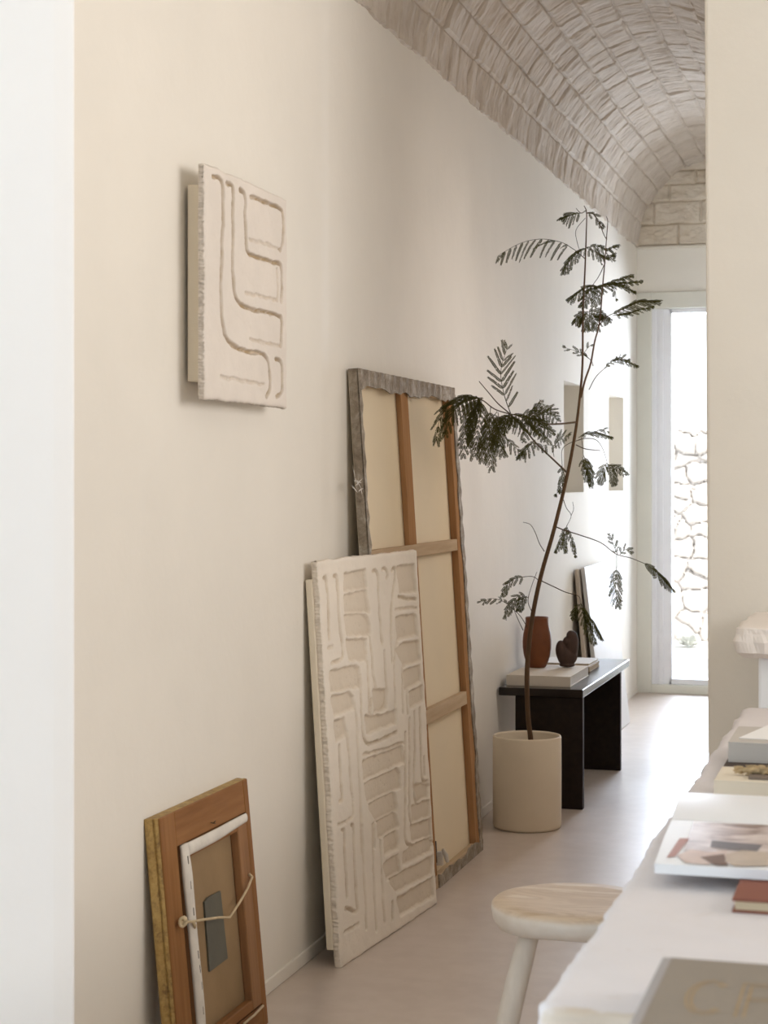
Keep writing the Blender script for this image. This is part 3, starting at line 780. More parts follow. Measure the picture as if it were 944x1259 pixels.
def book(name, loc, w, d, h, cover, pages, label, cat='book', rot=0, spine='-y', board=.003, group=None, lean=None):
    """w along x, d along y, lying flat; spine side '-y' or '-x'"""
    e = thing(name, loc, label, cat, group, (0, 0, rot))
    bm = bmesh.new()
    box(bm, 0, w, 0, d, 0, board); box(bm, 0, w, 0, d, h - board, h)
    if spine == '-y': box(bm, 0, w, 0, board, board, h - board)
    elif spine == '-x': box(bm, 0, board, 0, d, board, h - board)
    obj('cover', bm, cover, e, bevel=.0008)
    g = .003
    obj('pages', B(board if spine == '-x' else g, w - g, board if spine == '-y' else g, d - g, board, h - board), pages, e)
    return e
book('book', (-1.447, 6.70, .45), .247, .42, .040, M['book_cream'], M['pages'], 'large thick cream book lying at the front of the dark bench')
book('book', (-1.412, 7.25, .45), .195, .24, .020, M['cover_tan'], M['pages_tan'], 'tan book at the bottom of the small pile behind the dark sculpture', spine='-x')
book('book', (-1.425, 7.27, .470), .200, .24, .013, M['cover_white'], M['pages_tan'], 'thin white-covered book on top of the tan book on the bench', spine='-x')
# vase
bm = bmesh.new()
lathe(bm, [(0, 0), (.030, 0), (.036, .004), (.044, .022), (.052, .048), (.0568, .078), (.0572, .105), (.0545, .132), (.049, .156), (.0458, .174), (.0452, .190), (.0462, .198), (.0445, .200), (.0425, .196), (.0415, .180), (.045, .158), (.051, .130), (.053, .10), (.048, .05), (.030, .012), (0, .010)], 56)
v = obj('vase', bm, M['terracotta'], smooth=True); v.location = (-1.388, 7.00, .4903)
tag(v, 'brown terracotta vase with open neck standing on the cream book', 'vase')
# sculpture: two merged rounded lobes with knuckles
bm = bmesh.new()
def ell(c, r, rot=0):
    q = bmesh.ops.create_icosphere(bm, subdivisions=3, radius=1)
    bmesh.ops.transform(bm, matrix=Matrix.Translation(c) @ Matrix.Rotation(rot, 4, 'Y') @ Matrix.Diagonal((*r, 1)), verts=q['verts'])
ell((0, 0, .046), (.033, .026, .042), 0.0)
ell((-.0195, 0, .066), (.0185, .022, .044), -.05)
ell((.0155, 0, .088), (.0215, .024, .060), .06)
ell((.012, 0, .128), (.0150, .019, .022), .0)
ell((-.0015, 0, .106), (.0125, .018, .019), .0)
ell((.0, 0, .010), (.026, .023, .0098))
sc = obj('sculpture', bm, M['sculpt'], smooth=True); sc.location = (-1.272, 7.03, .4903)
md = sc.modifiers.new('remesh', 'REMESH'); md.mode = 'VOXEL'; md.voxel_size = .0022; md.use_smooth_shade = True
sc.rotation_euler = (0, 0, .25); sc.scale = (1.22, 1, .98)
tag(sc, 'dark brown lobed clay sculpture beside the terracotta vase', 'sculpture')
# slabs leaning behind the bench
def board(name, x0, xt, y0, y1, h, t, mat, label, cat='slab'):
    a = math.asin((x0 - xt) / h); p = Plane((x0, y0, 0), 0, a)
    e = obj(name, B(-t, 0, 0, y1 - y0, .0, h), mat, bevel=.003); e.location = p.o + Vector((0, 0, t * math.sin(a))); e.rotation_euler = p.M.to_euler()
    tag(e, label, cat); return e
board('marble_slab', -1.322, -1.42, 8.30, 9.10, .83, .02, M['marble'], 'white marble slab standing behind the bench, leaning on the wall')
board('wooden_board', -1.375, -1.445, 8.27, 8.9, .82, .018, M['tanboard'], 'tan board tucked between the marble slab and the wall', 'board')

# ------------------------------------------------------------------ potted tree
PC = Vector((-1.277, 6.26, 0)); PD = 6.37
tree = thing('potted_tree', PC, 'slender feathery-leaved tree in a cream cylinder pot on the floor', 'potted tree')
def P3(px, py, dz=0):
    if dz is None or dz < -5:      # the long left branches grow forward, in front of the leaning canvas
        e = 0 if dz is None else dz + 10
        dz = e - .80 * min(1, max(0, (702 - px) / 150)) ** .9
    return at(px, py, PD + dz) - PC
bm = bmesh.new()
lathe(bm, [(0, 0), (.112, 0), (.119, .004), (.1215, .012), (.1220, .17), (.1215, .322), (.119, .327), (.115, .326), (.1130, .320), (.112, .24), (.05, .235), (0, .235)], 72)
obj('pot', bm, M['pot'], tree, smooth=True)
bm = bmesh.new(); rr = random.Random(2)
lathe(bm, [(0, .262), (.04, .265), (.08, .262), (.1115, .256), (.1115, .250), (0, .250)], 40)
obj('soil', bm, M['soil'], tree, smooth=True)
trunk_px = [(652.5, 912), (651.6, 903), (648.8, 877), (647.7, 835), (649.5, 799.5), (654.5, 758), (665, 707.5), (681, 651), (697.5, 583), (707.6, 529), (713, 485), (716, 447), (716.5, 388), (719, 333), (720.5, 290), (721, 262), (718, 253)]
bm = bmesh.new()
tp = smoothcurve([P3(*p) for p in [(653.5, 921)] + trunk_px], 5)
tp[0].z = .255
tube(bm, tp, [.0100, .0095, .0090, .0088, .0088, .0085, .0080, .0074, .0066, .0058, .0048, .0040, .0034, .0029, .0024, .0019, .0013], 10)
f = obj('trunk', bm, M['bark'], tree, smooth=True)
def branch(pts, r0=.003, r1=.0015, dz0=0, dz1=0, mat='twig'):
    bm = bmesh.new(); n = len(pts)
    C = smoothcurve([P3(p[0], p[1], dz0 + (dz1 - dz0) * k / max(1, n - 1)) for k, p in enumerate(pts)], 5)
    tube(bm, C, [r0, (r0 + r1) / 2, r1], 6)
    obj('branch', bm, M[mat], tree, smooth=True)
branch([(714, 489), (719, 468), (726, 447), (731, 420), (737, 396), (740.5, 355), (743.5, 321), (745.5, 293), (747, 273), (745.5, 266)], .0042, .0012, 0, -.02, 'bark')
branch([(721, 262), (728, 262), (737, 275), (742, 288), (746, 295)], .0018, .0014)
branch([(720, 259), (714, 262), (708, 256)], .0018, .001)
branch([(719.5, 268), (708, 283), (710, 300), (714, 311)], .0012, .0009)
branch([(744, 322), (737, 338), (729, 350), (722, 362)], .0016, .0012, -.02, 0)
branch([(743, 320), (733, 310), (724, 305)], .0018, .0012, -.02, 0)
branch([(708, 519), (690, 521), (672, 521), (655, 515), (640, 511), (627, 509), (608, 503), (593, 492), (580, 489), (560, 489)], .0036, .0014, -10, -10)
branch([(696, 580), (678, 563), (660, 546), (645, 528), (628, 510), (612, 496), (600, 482), (589, 469)], .0034, .0013, -10, -10)
branch([(627.5, 508), (623, 496), (620, 487)], .002, .0012, -10, -10)
branch([(684, 648), (694, 652), (710, 657), (738, 667), (757, 681), (775, 686), (790, 692)], .0026, .0011, 0, -.12)
branch([(758, 681), (758, 690), (758, 697)], .0012, .001, -.07, -.07)
branch([(665, 714), (680, 721), (695, 728), (711, 733), (714, 742)], .0022, .001, 0, .10)
branch([(669, 678), (663, 668), (658, 655), (652, 645), (643, 642)], .0018, .001, 0, .04)
branch([(653.5, 752), (649, 739), (653, 722), (660, 703)], .0016, .0009)
branch([(643, 775), (637, 762), (632, 750)], .0018, .0012, .02, .02)
branch([(648, 771), (640, 758), (632, 750), (625, 744)], .0016, .001, .0, .02)
branch([(663, 714), (655, 709), (645, 709)], .0016, .001, .0, .02)
branch([(691, 610), (696, 624), (702, 634), (697, 646)], .0016, .0009)
branch([(702, 634), (705, 626), (704, 617)], .0012, .0008)
branch([(711, 541), (720, 539), (733, 541), (741, 552), (746, 567)], .0016, .0009, 0, -.05)
branch([(708, 547), (720, 552), (738, 554)], .002, .0012, 0, -.03)
branch([(714, 535), (716, 548), (717, 560)], .0012, .0009)
branch([(712, 541), (700, 545), (691, 553), (691, 572)], .0014, .0009, 0, .04)
branch([(729, 450), (727, 444), (720, 437)], .0016, .001)
branch([(724, 479), (732, 464), (742, 454), (750, 449)], .0018, .001, 0, -.03)
branch([(737, 400), (743, 391), (748, 388)], .0018, .0012, -.01, -.02)
branch([(719, 318), (712, 312), (706, 307)], .0018, .0012)
branch([(685, 548), (680, 552), (681, 562)], .0014, .0009)

def frond(path, npair, plen, roll=0., droop=.5, dz=0., dens=1., ang=55, side=0, seed=0, dz1=None, lw=.0052, tipf=.45, sag=.13):
    """bipinnate leaf. path px points; plen pinna length in px; roll turns the blade about its rachis; droop bends pinnae downwards"""
    rr = random.Random(seed * 13 + 5)
    dz1 = dz if dz1 is None else dz1
    n = len(path)
    C = smoothcurve([P3(p[0], p[1], dz + (dz1 - dz) * k / (n - 1)) for k, p in enumerate(path)], 8)
    bm = bmesh.new(); tube(bm, C, [.0013, .001, .0006], 5)
    seglen = [0]
    for a, b in zip(C, C[1:]): seglen.append(seglen[-1] + (b - a).length)
    L = seglen[-1]
    def pt(t):
        x = t * L
        for k in range(1, len(C)):
            if seglen[k] >= x:
                u = (x - seglen[k - 1]) / max(1e-9, seglen[k] - seglen[k - 1]); return C[k - 1].lerp(C[k], u), (C[k] - C[k - 1]).normalized()
        return C[-1], (C[-1] - C[-2]).normalized()
    view = Vector((-SN, CS, 0))
    pl = plen * 1.18 * PD / FPX; npair = max(4, int(round(npair * .8)))
    for i in range(npair):
        t = .10 + .90 * i / max(1, npair - 1)
        p, T = pt(t)
        side_v = (view.cross(T)).normalized()
        side_v = (Matrix.Rotation(roll, 3, T) @ side_v)
        ln = pl * (1 - (1 - tipf) * max(0, (t - .55) / .45) ** 1.5) * (.65 + .35 * min(1, t / .3))
        for sgn in (-1, 1):
            if side and sgn != side and rr.random() < .75: continue
            if rr.random() > dens: continue
            a = math.radians(ang + rr.uniform(-9, 9)) * (1 - .45 * t)
            D = (T * math.cos(a) + side_v * sgn * math.sin(a)).normalized()
            D = (D + Vector((0, 0, -1)) * droop * .7 * rr.uniform(.7, 1.3) + view * rr.uniform(-.25, .25)).normalized()
            l = ln * rr.uniform(.8, 1.12)
            q = p.copy(); m = max(5, int(l / .0032)); st = l / m
            W = D.cross(view).normalized() if abs(D.dot(view)) < .95 else D.orthogonal().normalized()
            tw = rr.uniform(-.9, .9); W = Matrix.Rotation(tw, 3, D) @ W
            pts = [q.copy()]
            for k in range(m):
                D = (D + Vector((0, 0, -1)) * sag * st / .02).normalized()
                q = q + D * st; pts.append(q.copy())
                Wk = (W - D * W.dot(D)).normalized(); Nn = D.cross(Wk)
                fl = .0066 * (1 - .5 * (k / m) ** 3) * (.6 if k == 0 else 1)
                for s2 in (-1, 1):
                    if rr.random() < .03: continue
                    d2 = (Wk * s2 * .85 + D * .55 + Nn * rr.uniform(-.25, .25)).normalized()
                    wv = D * lw * .5
                    a0 = q; tip = q + d2 * fl * rr.uniform(.85, 1.1)
                    mid = a0.lerp(tip, .5) + Nn * .0004
                    bm.faces.new([bm.verts.new(v) for v in (a0, mid - wv, tip)])
                    bm.faces.new([bm.verts.new(v) for v in (a0, tip, mid + wv)])
            # midrib
            for k in range(0, len(pts) - 1, 3):
                a0, b0 = pts[k], pts[min(k + 3, len(pts) - 1)]; o = W * .0004
                bm.faces.new([bm.verts.new(v) for v in (a0 - o, a0 + o, b0 + o * .6, b0 - o * .6)])
    me = bpy.data.meshes.new('frond'); bm.to_mesh(me); bm.free(); me.materials.append(M['leaf'])
    link(bpy.data.objects.new('frond', me), tree)
H = PI / 2
FR = [
 # path, npair, plen, kwargs
 ([(706, 307), (690, 298), (665, 294), (640, 299), (614, 313)], 15, 25, dict(roll=.9, droop=.9, ang=50, side=-1)),
 ([(714, 262), (704, 264), (694, 267)], 7, 14, dict(roll=.6, droop=.6)),
 ([(721, 262), (730, 264), (740, 276)], 6, 9, dict(roll=.8, droop=.6, dens=.7)),
 ([(724, 304), (712, 309), (702, 319), (694, 332)], 11, 15, dict(roll=.9, droop=.5)),
 ([(721, 304), (733, 303), (745, 306), (756, 302)], 10, 11, dict(roll=1.0, droop=.6)),
 ([(722, 305), (726, 308), (736, 312), (744, 316)], 8, 11, dict(roll=.6, droop=.9, dens=.8)),
 ([(744, 318), (750, 317), (753, 316)], 4, 7, dict(roll=.6, droop=.2, dens=.7)),
 ([(737, 352), (724, 352), (711, 359), (701, 366)], 10, 14, dict(roll=.9, droop=.6)),
 ([(718, 358), (735, 352), (755, 345), (772, 339)], 12, 15, dict(roll=1.1, droop=.45, ang=40)),
 ([(742, 350), (760, 348), (773, 347), (785, 346)], 9, 9, dict(roll=1.1, droop=.3, ang=32)),
 ([(750, 349), (765, 352), (778, 358)], 7, 8, dict(roll=1.1, droop=.2, ang=30)),
 ([(727, 354), (722, 362), (716, 374)], 7, 11, dict(roll=.4, droop=.4)),
 ([(740, 351), (735, 360), (731, 373)], 7, 10, dict(roll=.3, droop=.4)),
 ([(752, 352), (756, 358), (757, 367)], 5, 6, dict(roll=.3, droop=.4, dens=.7)),
 ([(748, 388), (764, 381), (783, 372), (807, 370)], 15, 14, dict(roll=1.0, droop=.25, ang=38)),
 ([(753, 388), (768, 386), (785, 381), (800, 378)], 10, 8, dict(roll=1.0, droop=.3, ang=35)),
 ([(722, 383), (715, 386), (709, 394)], 7, 12, dict(roll=.5, droop=.6)),
 ([(722, 383), (719, 391), (720, 402)], 8, 12, dict(roll=.2, droop=.5)),
 ([(722, 384), (731, 383), (738, 388)], 7, 11, dict(roll=.6, droop=.6)),
 ([(726, 384), (731, 392), (731, 402)], 8, 12, dict(roll=.2, droop=.5)),
 ([(736, 384), (741, 388), (746, 393)], 6, 10, dict(roll=.6, droop=.5)),
 ([(724, 441), (712, 433), (696, 428)], 7, 9, dict(roll=.9, droop=.1, dens=.6)),
 ([(722, 438), (718, 434), (725, 425)], 5, 8, dict(roll=.5, droop=.1, dens=.6)),
 ([(742, 454), (750, 446), (762, 442), (781, 449)], 11, 8, dict(roll=1.0, droop=.35, ang=40)),
 ([(755, 444), (764, 441), (771, 443)], 6, 6, dict(roll=.5, droop=-.2, dens=.7)),
 # left mass
 ([(627.5, 508), (620, 486), (615.6, 462), (618, 444), (623, 430)], 13, 22, dict(roll=.35, droop=-.35, sag=.02, dz=-10.04, ang=62, dens=.9)),
 ([(594, 490), (574, 488), (553, 497), (541, 515), (537, 536)], 14, 22, dict(roll=.7, droop=.6, dz=-10.06)),
 ([(592, 489), (573, 493), (556, 508), (549, 528)], 12, 20, dict(roll=.5, droop=.7, dz=-10.05)),
 ([(593, 489), (580, 503), (573, 528), (570, 556)], 13, 17, dict(roll=.5, droop=.5, dz=-10.06)),
 ([(592, 489), (591, 506), (587, 530), (584, 556)], 13, 19, dict(roll=.3, droop=.5, dz=-10.04)),
 ([(592, 490), (586, 500), (579, 515), (577, 540)], 12, 18, dict(roll=1.1, droop=.5, dz=-10.07)),
 ([(603, 500), (602, 520), (602, 545), (604, 572)], 13, 16, dict(roll=.4, droop=.5, dz=-10.04)),
 ([(611, 506), (603, 518), (597, 540), (593, 562)], 12, 17, dict(roll=.6, droop=.5, dz=-10.03)),
 ([(612, 507), (614, 522), (613, 540), (617, 556)], 11, 15, dict(roll=.4, droop=.5, dz=-10.05)),
 ([(627, 508), (617, 518), (610, 535), (607, 550)], 10, 15, dict(roll=.6, droop=.5, dz=-10.01)),
 ([(625, 509), (636, 520), (643, 530), (644, 538)], 9, 14, dict(roll=.6, droop=.5, dz=-10.02)),
 ([(627, 509), (640, 513), (650, 522), (657, 530)], 10, 14, dict(roll=.7, droop=.5, dz=-10.04)),
 ([(630, 510), (622, 516), (618, 528)], 8, 12, dict(roll=.6, droop=.5, dz=-10.04)),
 ([(640, 511), (652, 510), (660, 504), (666, 497)], 10, 13, dict(roll=.5, droop=.1, dz=-10.02)),
 ([(645, 512), (660, 511), (674, 510), (684, 516)], 11, 14, dict(roll=.6, droop=.3, dz=-10.03)),
 ([(648, 513), (660, 518), (670, 526), (677, 532)], 10, 13, dict(roll=.5, droop=.4, dz=-10.01)),
 ([(650, 513), (660, 520), (664, 530), (666, 538)], 9, 12, dict(roll=.5, droop=.5, dz=-10.03)),
 ([(654, 512), (664, 506), (676, 503), (682, 507)], 8, 11, dict(roll=.7, droop=.1, dz=-10.04)),
 ([(658, 541), (653, 546), (646, 554), (640, 561)], 8, 15, dict(roll=.7, droop=.2, dz=-10.02, ang=35)),
 ([(681, 548), (672, 547), (662, 550)], 6, 15, dict(roll=.5, droop=-.15, dz=-10.00, dens=.7)),
 ([(680, 549), (688, 541), (698, 537)], 7, 15, dict(roll=.9, droop=-.1, dz=-10.00, dens=.75, sag=.05)),
 ([(622, 538), (630, 547), (640, 556)], 6, 12, dict(roll=.9, droop=.3, dens=.55)),
 ([(695, 585), (690, 598), (684, 607)], 5, 8, dict(roll=.8, droop=.4, dz=.03, dens=.8)),
 ([(691, 572), (690, 586), (688, 602)], 9, 8, dict(roll=.8, droop=.6, dz=.04, dens=.9)),
 ([(711, 538), (722, 533), (735, 533), (749, 537)], 10, 9, dict(roll=1.1, droop=.2, ang=35)),
 ([(730, 533), (738, 528), (746, 530)], 5, 6, dict(roll=.5, droop=0, dens=.6)),
 ([(717, 560), (721, 568), (725, 580), (726, 594)], 11, 11, dict(roll=.9, droop=.5)),
 ([(716, 562), (719, 575), (722, 588)], 8, 10, dict(roll=.5, droop=.6, dz=.02)),
 ([(746, 569), (741, 577), (738, 591)], 8, 11, dict(roll=.6, droop=.5, dz=-.05)),
 ([(746, 569), (752, 578), (755, 593)], 9, 10, dict(roll=.5, droop=.5, dz=-.05)),
 ([(746, 571), (756, 574), (768, 581)], 8, 9, dict(roll=.7, droop=.4, dz=-.05)),
 ([(697, 646), (692, 656), (688, 668), (684, 676)], 8, 9, dict(roll=1.0, droop=.5)),
 ([(697, 648), (700, 656), (704, 668), (707, 682)], 8, 8, dict(roll=1.2, droop=.5)),
 ([(697, 648), (694, 662), (695, 676)], 7, 8, dict(roll=1.0, droop=.5)),
 ([(759, 681), (755, 672), (751, 660)], 6, 9, dict(roll=.8, droop=-.1, dz=-.07, dens=.7)),
 ([(762, 682), (768, 676), (774, 677)], 5, 9, dict(roll=.8, droop=-.1, dz=-.07, dens=.7)),
 ([(758, 696), (757, 712), (757, 730), (759, 742)], 12, 15, dict(roll=.5, droop=.55, dz=-.07, dens=.9)),
 ([(788, 691), (798, 696), (811, 707), (825, 723)], 14, 13, dict(roll=.9, droop=.35, dz=-.12, ang=38)),
 ([(714, 742), (709, 748), (705, 758)], 6, 9, dict(roll=.8, droop=.4, dz=.08)),
 ([(714, 742), (722, 756), (730, 768), (738, 782)], 11, 12, dict(roll=.9, droop=.5, dz=.08, ang=38)),
 ([(714, 742), (717, 757), (723, 772), (730, 788)], 11, 12, dict(roll=.6, droop=.5, dz=.10)),
 ([(646, 709), (634, 711), (625, 717), (619, 729)], 9, 11, dict(roll=.9, droop=.5, dz=.02)),
 ([(649, 735), (640, 732), (630, 740), (622, 756)], 9, 11, dict(roll=.8, droop=.5, dz=.02)),
 ([(648, 733), (642, 737), (638, 748)], 7, 9, dict(roll=.5, droop=.5, dz=.02)),
 ([(626, 744), (615, 738), (603, 736), (592, 740)], 8, 9, dict(roll=.9, droop=.1, dz=.02, dens=.75)),
]
for k, (p, n_, l_, kw) in enumerate(FR): frond(p, n_, l_, seed=k, **kw)

# ------------------------------------------------------------------ stone table
def rough_slab(x0, x1, y0, y1, z0, z1, rc, amp, seed, chip=.03):
    """hand-cut slab with rounded corners and broken edges"""
    pts = []
    def arc(cx, cy, a0, a1):
        for k in range(9):
            a = a0 + (a1 - a0) * k / 8; pts.append((cx + rc * math.cos(a), cy + rc * math.sin(a), math.cos(a), math.sin(a)))
    def side(p, q, nx, ny):
        n = max(2, int(math.hypot(q[0] - p[0], q[1] - p[1]) / .008))
        for k in range(1, n): pts.append((p[0] + (q[0] - p[0]) * k / n, p[1] + (q[1] - p[1]) * k / n, nx, ny))
    arc(x0 + rc, y0 + rc, PI, 1.5 * PI); side((x0 + rc, y0), (x1 - rc, y0), 0, -1)
    arc(x1 - rc, y0 + rc, -PI / 2, 0); side((x1, y0 + rc), (x1, y1 - rc), 1, 0)
    arc(x1 - rc, y1 - rc, 0, PI / 2); side((x1 - rc, y1), (x0 + rc, y1), 0, 1)
    arc(x0 + rc, y1 - rc, PI / 2, PI); side((x0, y1 - rc), (x0, y0 + rc), -1, 0)
    n = len(pts); s = np.cumsum([0] + [math.hypot(pts[i + 1][0] - pts[i][0], pts[i + 1][1] - pts[i][1]) for i in range(n - 1)])
    per = s[-1] + .008
    A_ = np.array(pts)
    def nz(f, sd):
        a = fbm(s * f, s * 0, sd, 4); w = np.clip((per - s) / .15, 0, 1); return a * w
    rings = []
    lay = [(-.5 * chip, 0, .15), (-.22 * chip, -.0006, .5), (-.06 * chip, -.004, 1), (0, -.014, 1.2), (.002, -.45 * (z1 - z0), 1.6), (0, -(z1 - z0) + .012, 1.4), (-.012, -(z1 - z0), 1)]
    bm = bmesh.new()
    for k, (o, dz, am) in enumerate(lay):
        d = o + amp * am * nz(9, seed) + amp * .8 * am * nz(38, seed + 2 + k)
        zz = z1 + dz + (amp * .35 * nz(30, seed + 20 + k) if 0 < k < 6 else 0)
        rings.append([bm.verts.new((A_[i, 0] + A_[i, 2] * d[i], A_[i, 1] + A_[i, 3] * d[i], zz if not hasattr(zz, '__len__') else zz[i])) for i in range(n)])
    for a, b in zip(rings, rings[1:]):
        for i in range(n): bm.faces.new((a[i], a[(i + 1) % n], b[(i + 1) % n], b[i]))
    bm.faces.new(rings[0]); bm.faces.new(rings[-1][::-1])
    return bm
e = thing('stone_table', (0, 0, 0), 'long pale stone table with rough hand-cut edges at the right', 'table')
TZ = .75
t = obj('tabletop', rough_slab(-.322, .62, 1.612, 3.885, .665, TZ, .035, .0065, 4), M['table'], e, smooth=True)
for y in (2.0, 3.4):
    obj('leg', rough_slab(-.12, .42, y, y + .14, 0, .6645, .02, .005, 6 + int(y)), M['table'], e)
# rough stone ledge beyond the table
e = thing('stone_ledge', (0, 0, 0), 'rough pale stone ledge on a white plinth beyond the stone table', 'ledge')
obj('slab', rough_slab(-.345, .5, 3.955, 4.43, .847, .914, .03, .010, 14), M['ledge'], e)
f = obj('plinth', B(-.300, .46, 4.0, 4.435, 0, .8465), M['wall_white'], e, bevel=.006)
# small old stone block lying on the ledge's back edge
# ------------------------------------------------------------------ things on the stone table
# big taupe book with letters
e = thing('book', (-.2165, 1.372, TZ + .0008), 'large taupe cloth book with ochre letters at the near end of the table', 'book', None, (0, 0, .0))
bw, bd, bh = .27, .325, .034
bm = bmesh.new(); box(bm, .008, bw, 0, bd, 0, .003); box(bm, .008, bw, 0, bd, bh - .003, bh)
obj('cover', bm, M['cover_grey'], e, bevel=.001)
f = obj('spine', B(0, .012, 0, bd, .0, bh + .0002), M['spine_grey'], e, bevel=.003); f['label'] = 'paler grey spine strip'
obj('pages', B(.012, bw - .004, .004, bd - .004, .003, bh - .003), M['pages'], e)
def ribbon(bm, pts, w, z):
    P = [Vector((p[0], p[1], 0)) for p in pts]; L = []
    for i, p in enumerate(P):
        t = (P[min(i + 1, len(P) - 1)] - P[max(i - 1, 0)]).normalized(); q = Vector((-t.y, t.x, 0)) * w / 2
        L.append((bm.verts.new((p.x - q.x, p.y - q.y, z)), bm.verts.new((p.x + q.x, p.y + q.y, z))))
    for a, b in zip(L, L[1:]): bm.faces.new((a[0], b[0], b[1], a[1]))
def bk(px, py):   # book-local position of a point seen on the cover
    r = ray(px, py); k = (TZ + bh - CAMH) / r.z; p = CAM + r * k
    return (p.x + .2165, p.y - 1.372)
c0 = bk(884, 1212); c1 = bk(845, 1235)
bm = bmesh.new()
cy = bk(860, 1206)[1] - .052; cx = bk(838, 1240)[0] + .018
for rx, ry in ((.018, .052), (.0135, .046)):
    ribbon(bm, [(cx + rx * math.cos(a), cy + ry * math.sin(a)) for a in np.linspace(.75, 2 * PI - .75, 30)], .0016, bh + .0003)
f = obj('letter_c', bm, M['letter'], e); f['label'] = 'ochre outlined letter C'
bm = bmesh.new(); px_ = bk(908, 1235)[0]; yb = cy - .052; yt = cy + .051
for o in (0, .007): ribbon(bm, [(px_ + o, yb), (px_ + o, yt - o)], .0016, bh + .0003)
for o in (0, .007):
    ribbon(bm, [(px_ + o, yt - o), (px_ + .02, yt - o)] + [(px_ + .02 + (.026 - o) * math.sin(a), yt - .026 + (.026 - o) * math.cos(a)) for a in np.linspace(.1, PI - .1, 16)] + [(px_ + .02, yt - .052 + o), (px_ + .007, yt - .052 + o)], .0016, bh + .0003)
f = obj('letter_p', bm, M['letter'], e); f['label'] = 'ochre outlined letter P'
# reddish book under the magazine
book('book', (-.1815, 2.035, TZ), .22, .15, .016, M['cover_red'], M['pages_tan'], 'small reddish-brown book half under the open magazine', spine='', board=.003)
# open magazine, tilted up on the red book
e = thing('open_magazine', (-.281, 2.132, TZ + .017), 'open white magazine showing a blurred figure photograph on the table', 'magazine')
def page_block(y0, y1, x0, x1, h0, hmid, skew=-.05):
    bm = bmesh.new(); n = 14; top = []; bot = []
    for k in range(n + 1):
        t = k / n; y = y0 + (y1 - y0) * t
        z = h0 + hmid * math.sin(PI * min(1, t * 1.0)) * (1 - .3 * t)
        sx = skew * y
        top.append((bm.verts.new((x0 + sx, y, z)), bm.verts.new((x1, y, z)))); bot.append((bm.verts.new((x0 + sx, y, .0005)), bm.verts.new((x1, y, .0005))))
    for i in range(n):
        bm.faces.new((top[i][0], top[i][1], top[i + 1][1], top[i + 1][0])); bm.faces.new((bot[i][0], bot[i + 1][0], bot[i + 1][1], bot[i][1]))
        bm.faces.new((top[i][0], top[i + 1][0], bot[i + 1][0], bot[i][0])); bm.faces.new((top[i][1], bot[i][1], bot[i + 1][1], top[i + 1][1]))
    bm.faces.new((top[0][0], bot[0][0], bot[0][1], top[0][1])); bm.faces.new((top[n][0], top[n][1], bot[n][1], bot[n][0]))
    return bm
obj('pages', page_block(0, .285, 0, .30, .012, .002), M['magwhite'], e)
f = obj('pages', page_block(.287, .50, 0, .30, .012, .006), M['magwhite'], e); f['label'] = 'blank white far page'
# printed photograph on the near page
def mz(y): 
    t = y / .285; return .012 + .002 * math.sin(PI * t) * (1 - .3 * t) + .0006
def mg(px, py):
    r = ray(px, py); k = (TZ + .0305 - CAMH) / r.z; p = CAM + r * k
    return (p.x + .281, p.y - 2.132)
def patch(name, pts, mat, lift=0):
    bm = bmesh.new(); P = [mg(*p) for p in pts]
    P = [(x, min(max(y, .006), .278)) for x, y in P]
    bm.faces.new([bm.verts.new((x, y, mz(y) + lift)) for x, y in P])
    bmesh.ops.triangulate(bm, faces=bm.faces)
    return obj(name, bm, mat, e)
PR = {k: simple('print_' + k, c, .5, .3, .10, 40) for k, c in dict(mauve=(.42, .33, .31), skin=(.60, .47, .41), rose=(.40, .20, .16), slate=(.16, .14, .15), brown=(.16, .09, .06), hair=(.50, .40, .32)).items()}
def crp(*L): return tr(L, 800, 860, 4.66)
bm = bmesh.new(); nY = 14
row = []
for k in range(nY + 1):
    y = .022 + (.276 - .022) * k / nY; row.append((bm.verts.new((.030 - .05 * y, y, mz(y))), bm.verts.new((.29, y, mz(y)))))
for a, b in zip(row, row[1:]): bm.faces.new((a[0], a[1], b[1], b[0]))
def mk_print():
    n = N('printed_photo'); v = n.mapping((1, 1.6, 1)); f = n.noise(18, 3, v, .5, .8)
    n.color(n.ramp(f, [(.30, (.20, .13, .10, 1)), (.42, (.42, .32, .29, 1)), (.55, (.56, .46, .42, 1)), (.70, (.66, .57, .52, 1))])); n.rough(.4, .35); return n.m
f = obj('photo_print', bm, mk_print(), e); f['label'] = 'printed photograph of a reclining figure in muted browns'
patch('print_cloth', crp((165, 800), (225, 800), (140, 900), (90, 905)), PR['rose'], .0004)
patch('print_shadow', crp((350, 812), (640, 838), (600, 885), (340, 850)), PR['slate'], .0004)
patch('print_arm', crp((150, 895), (230, 862), (330, 880), (440, 870), (430, 910), (330, 945), (200, 935)), PR['skin'], .0005)
patch('print_hand', crp((280, 905), (420, 890), (440, 960), (360, 955)), PR['brown'], .0006)
patch('print_head', crp((430, 890), (520, 870), (671, 880), (671, 955), (480, 958), (425, 930)), PR['hair'], .0007)
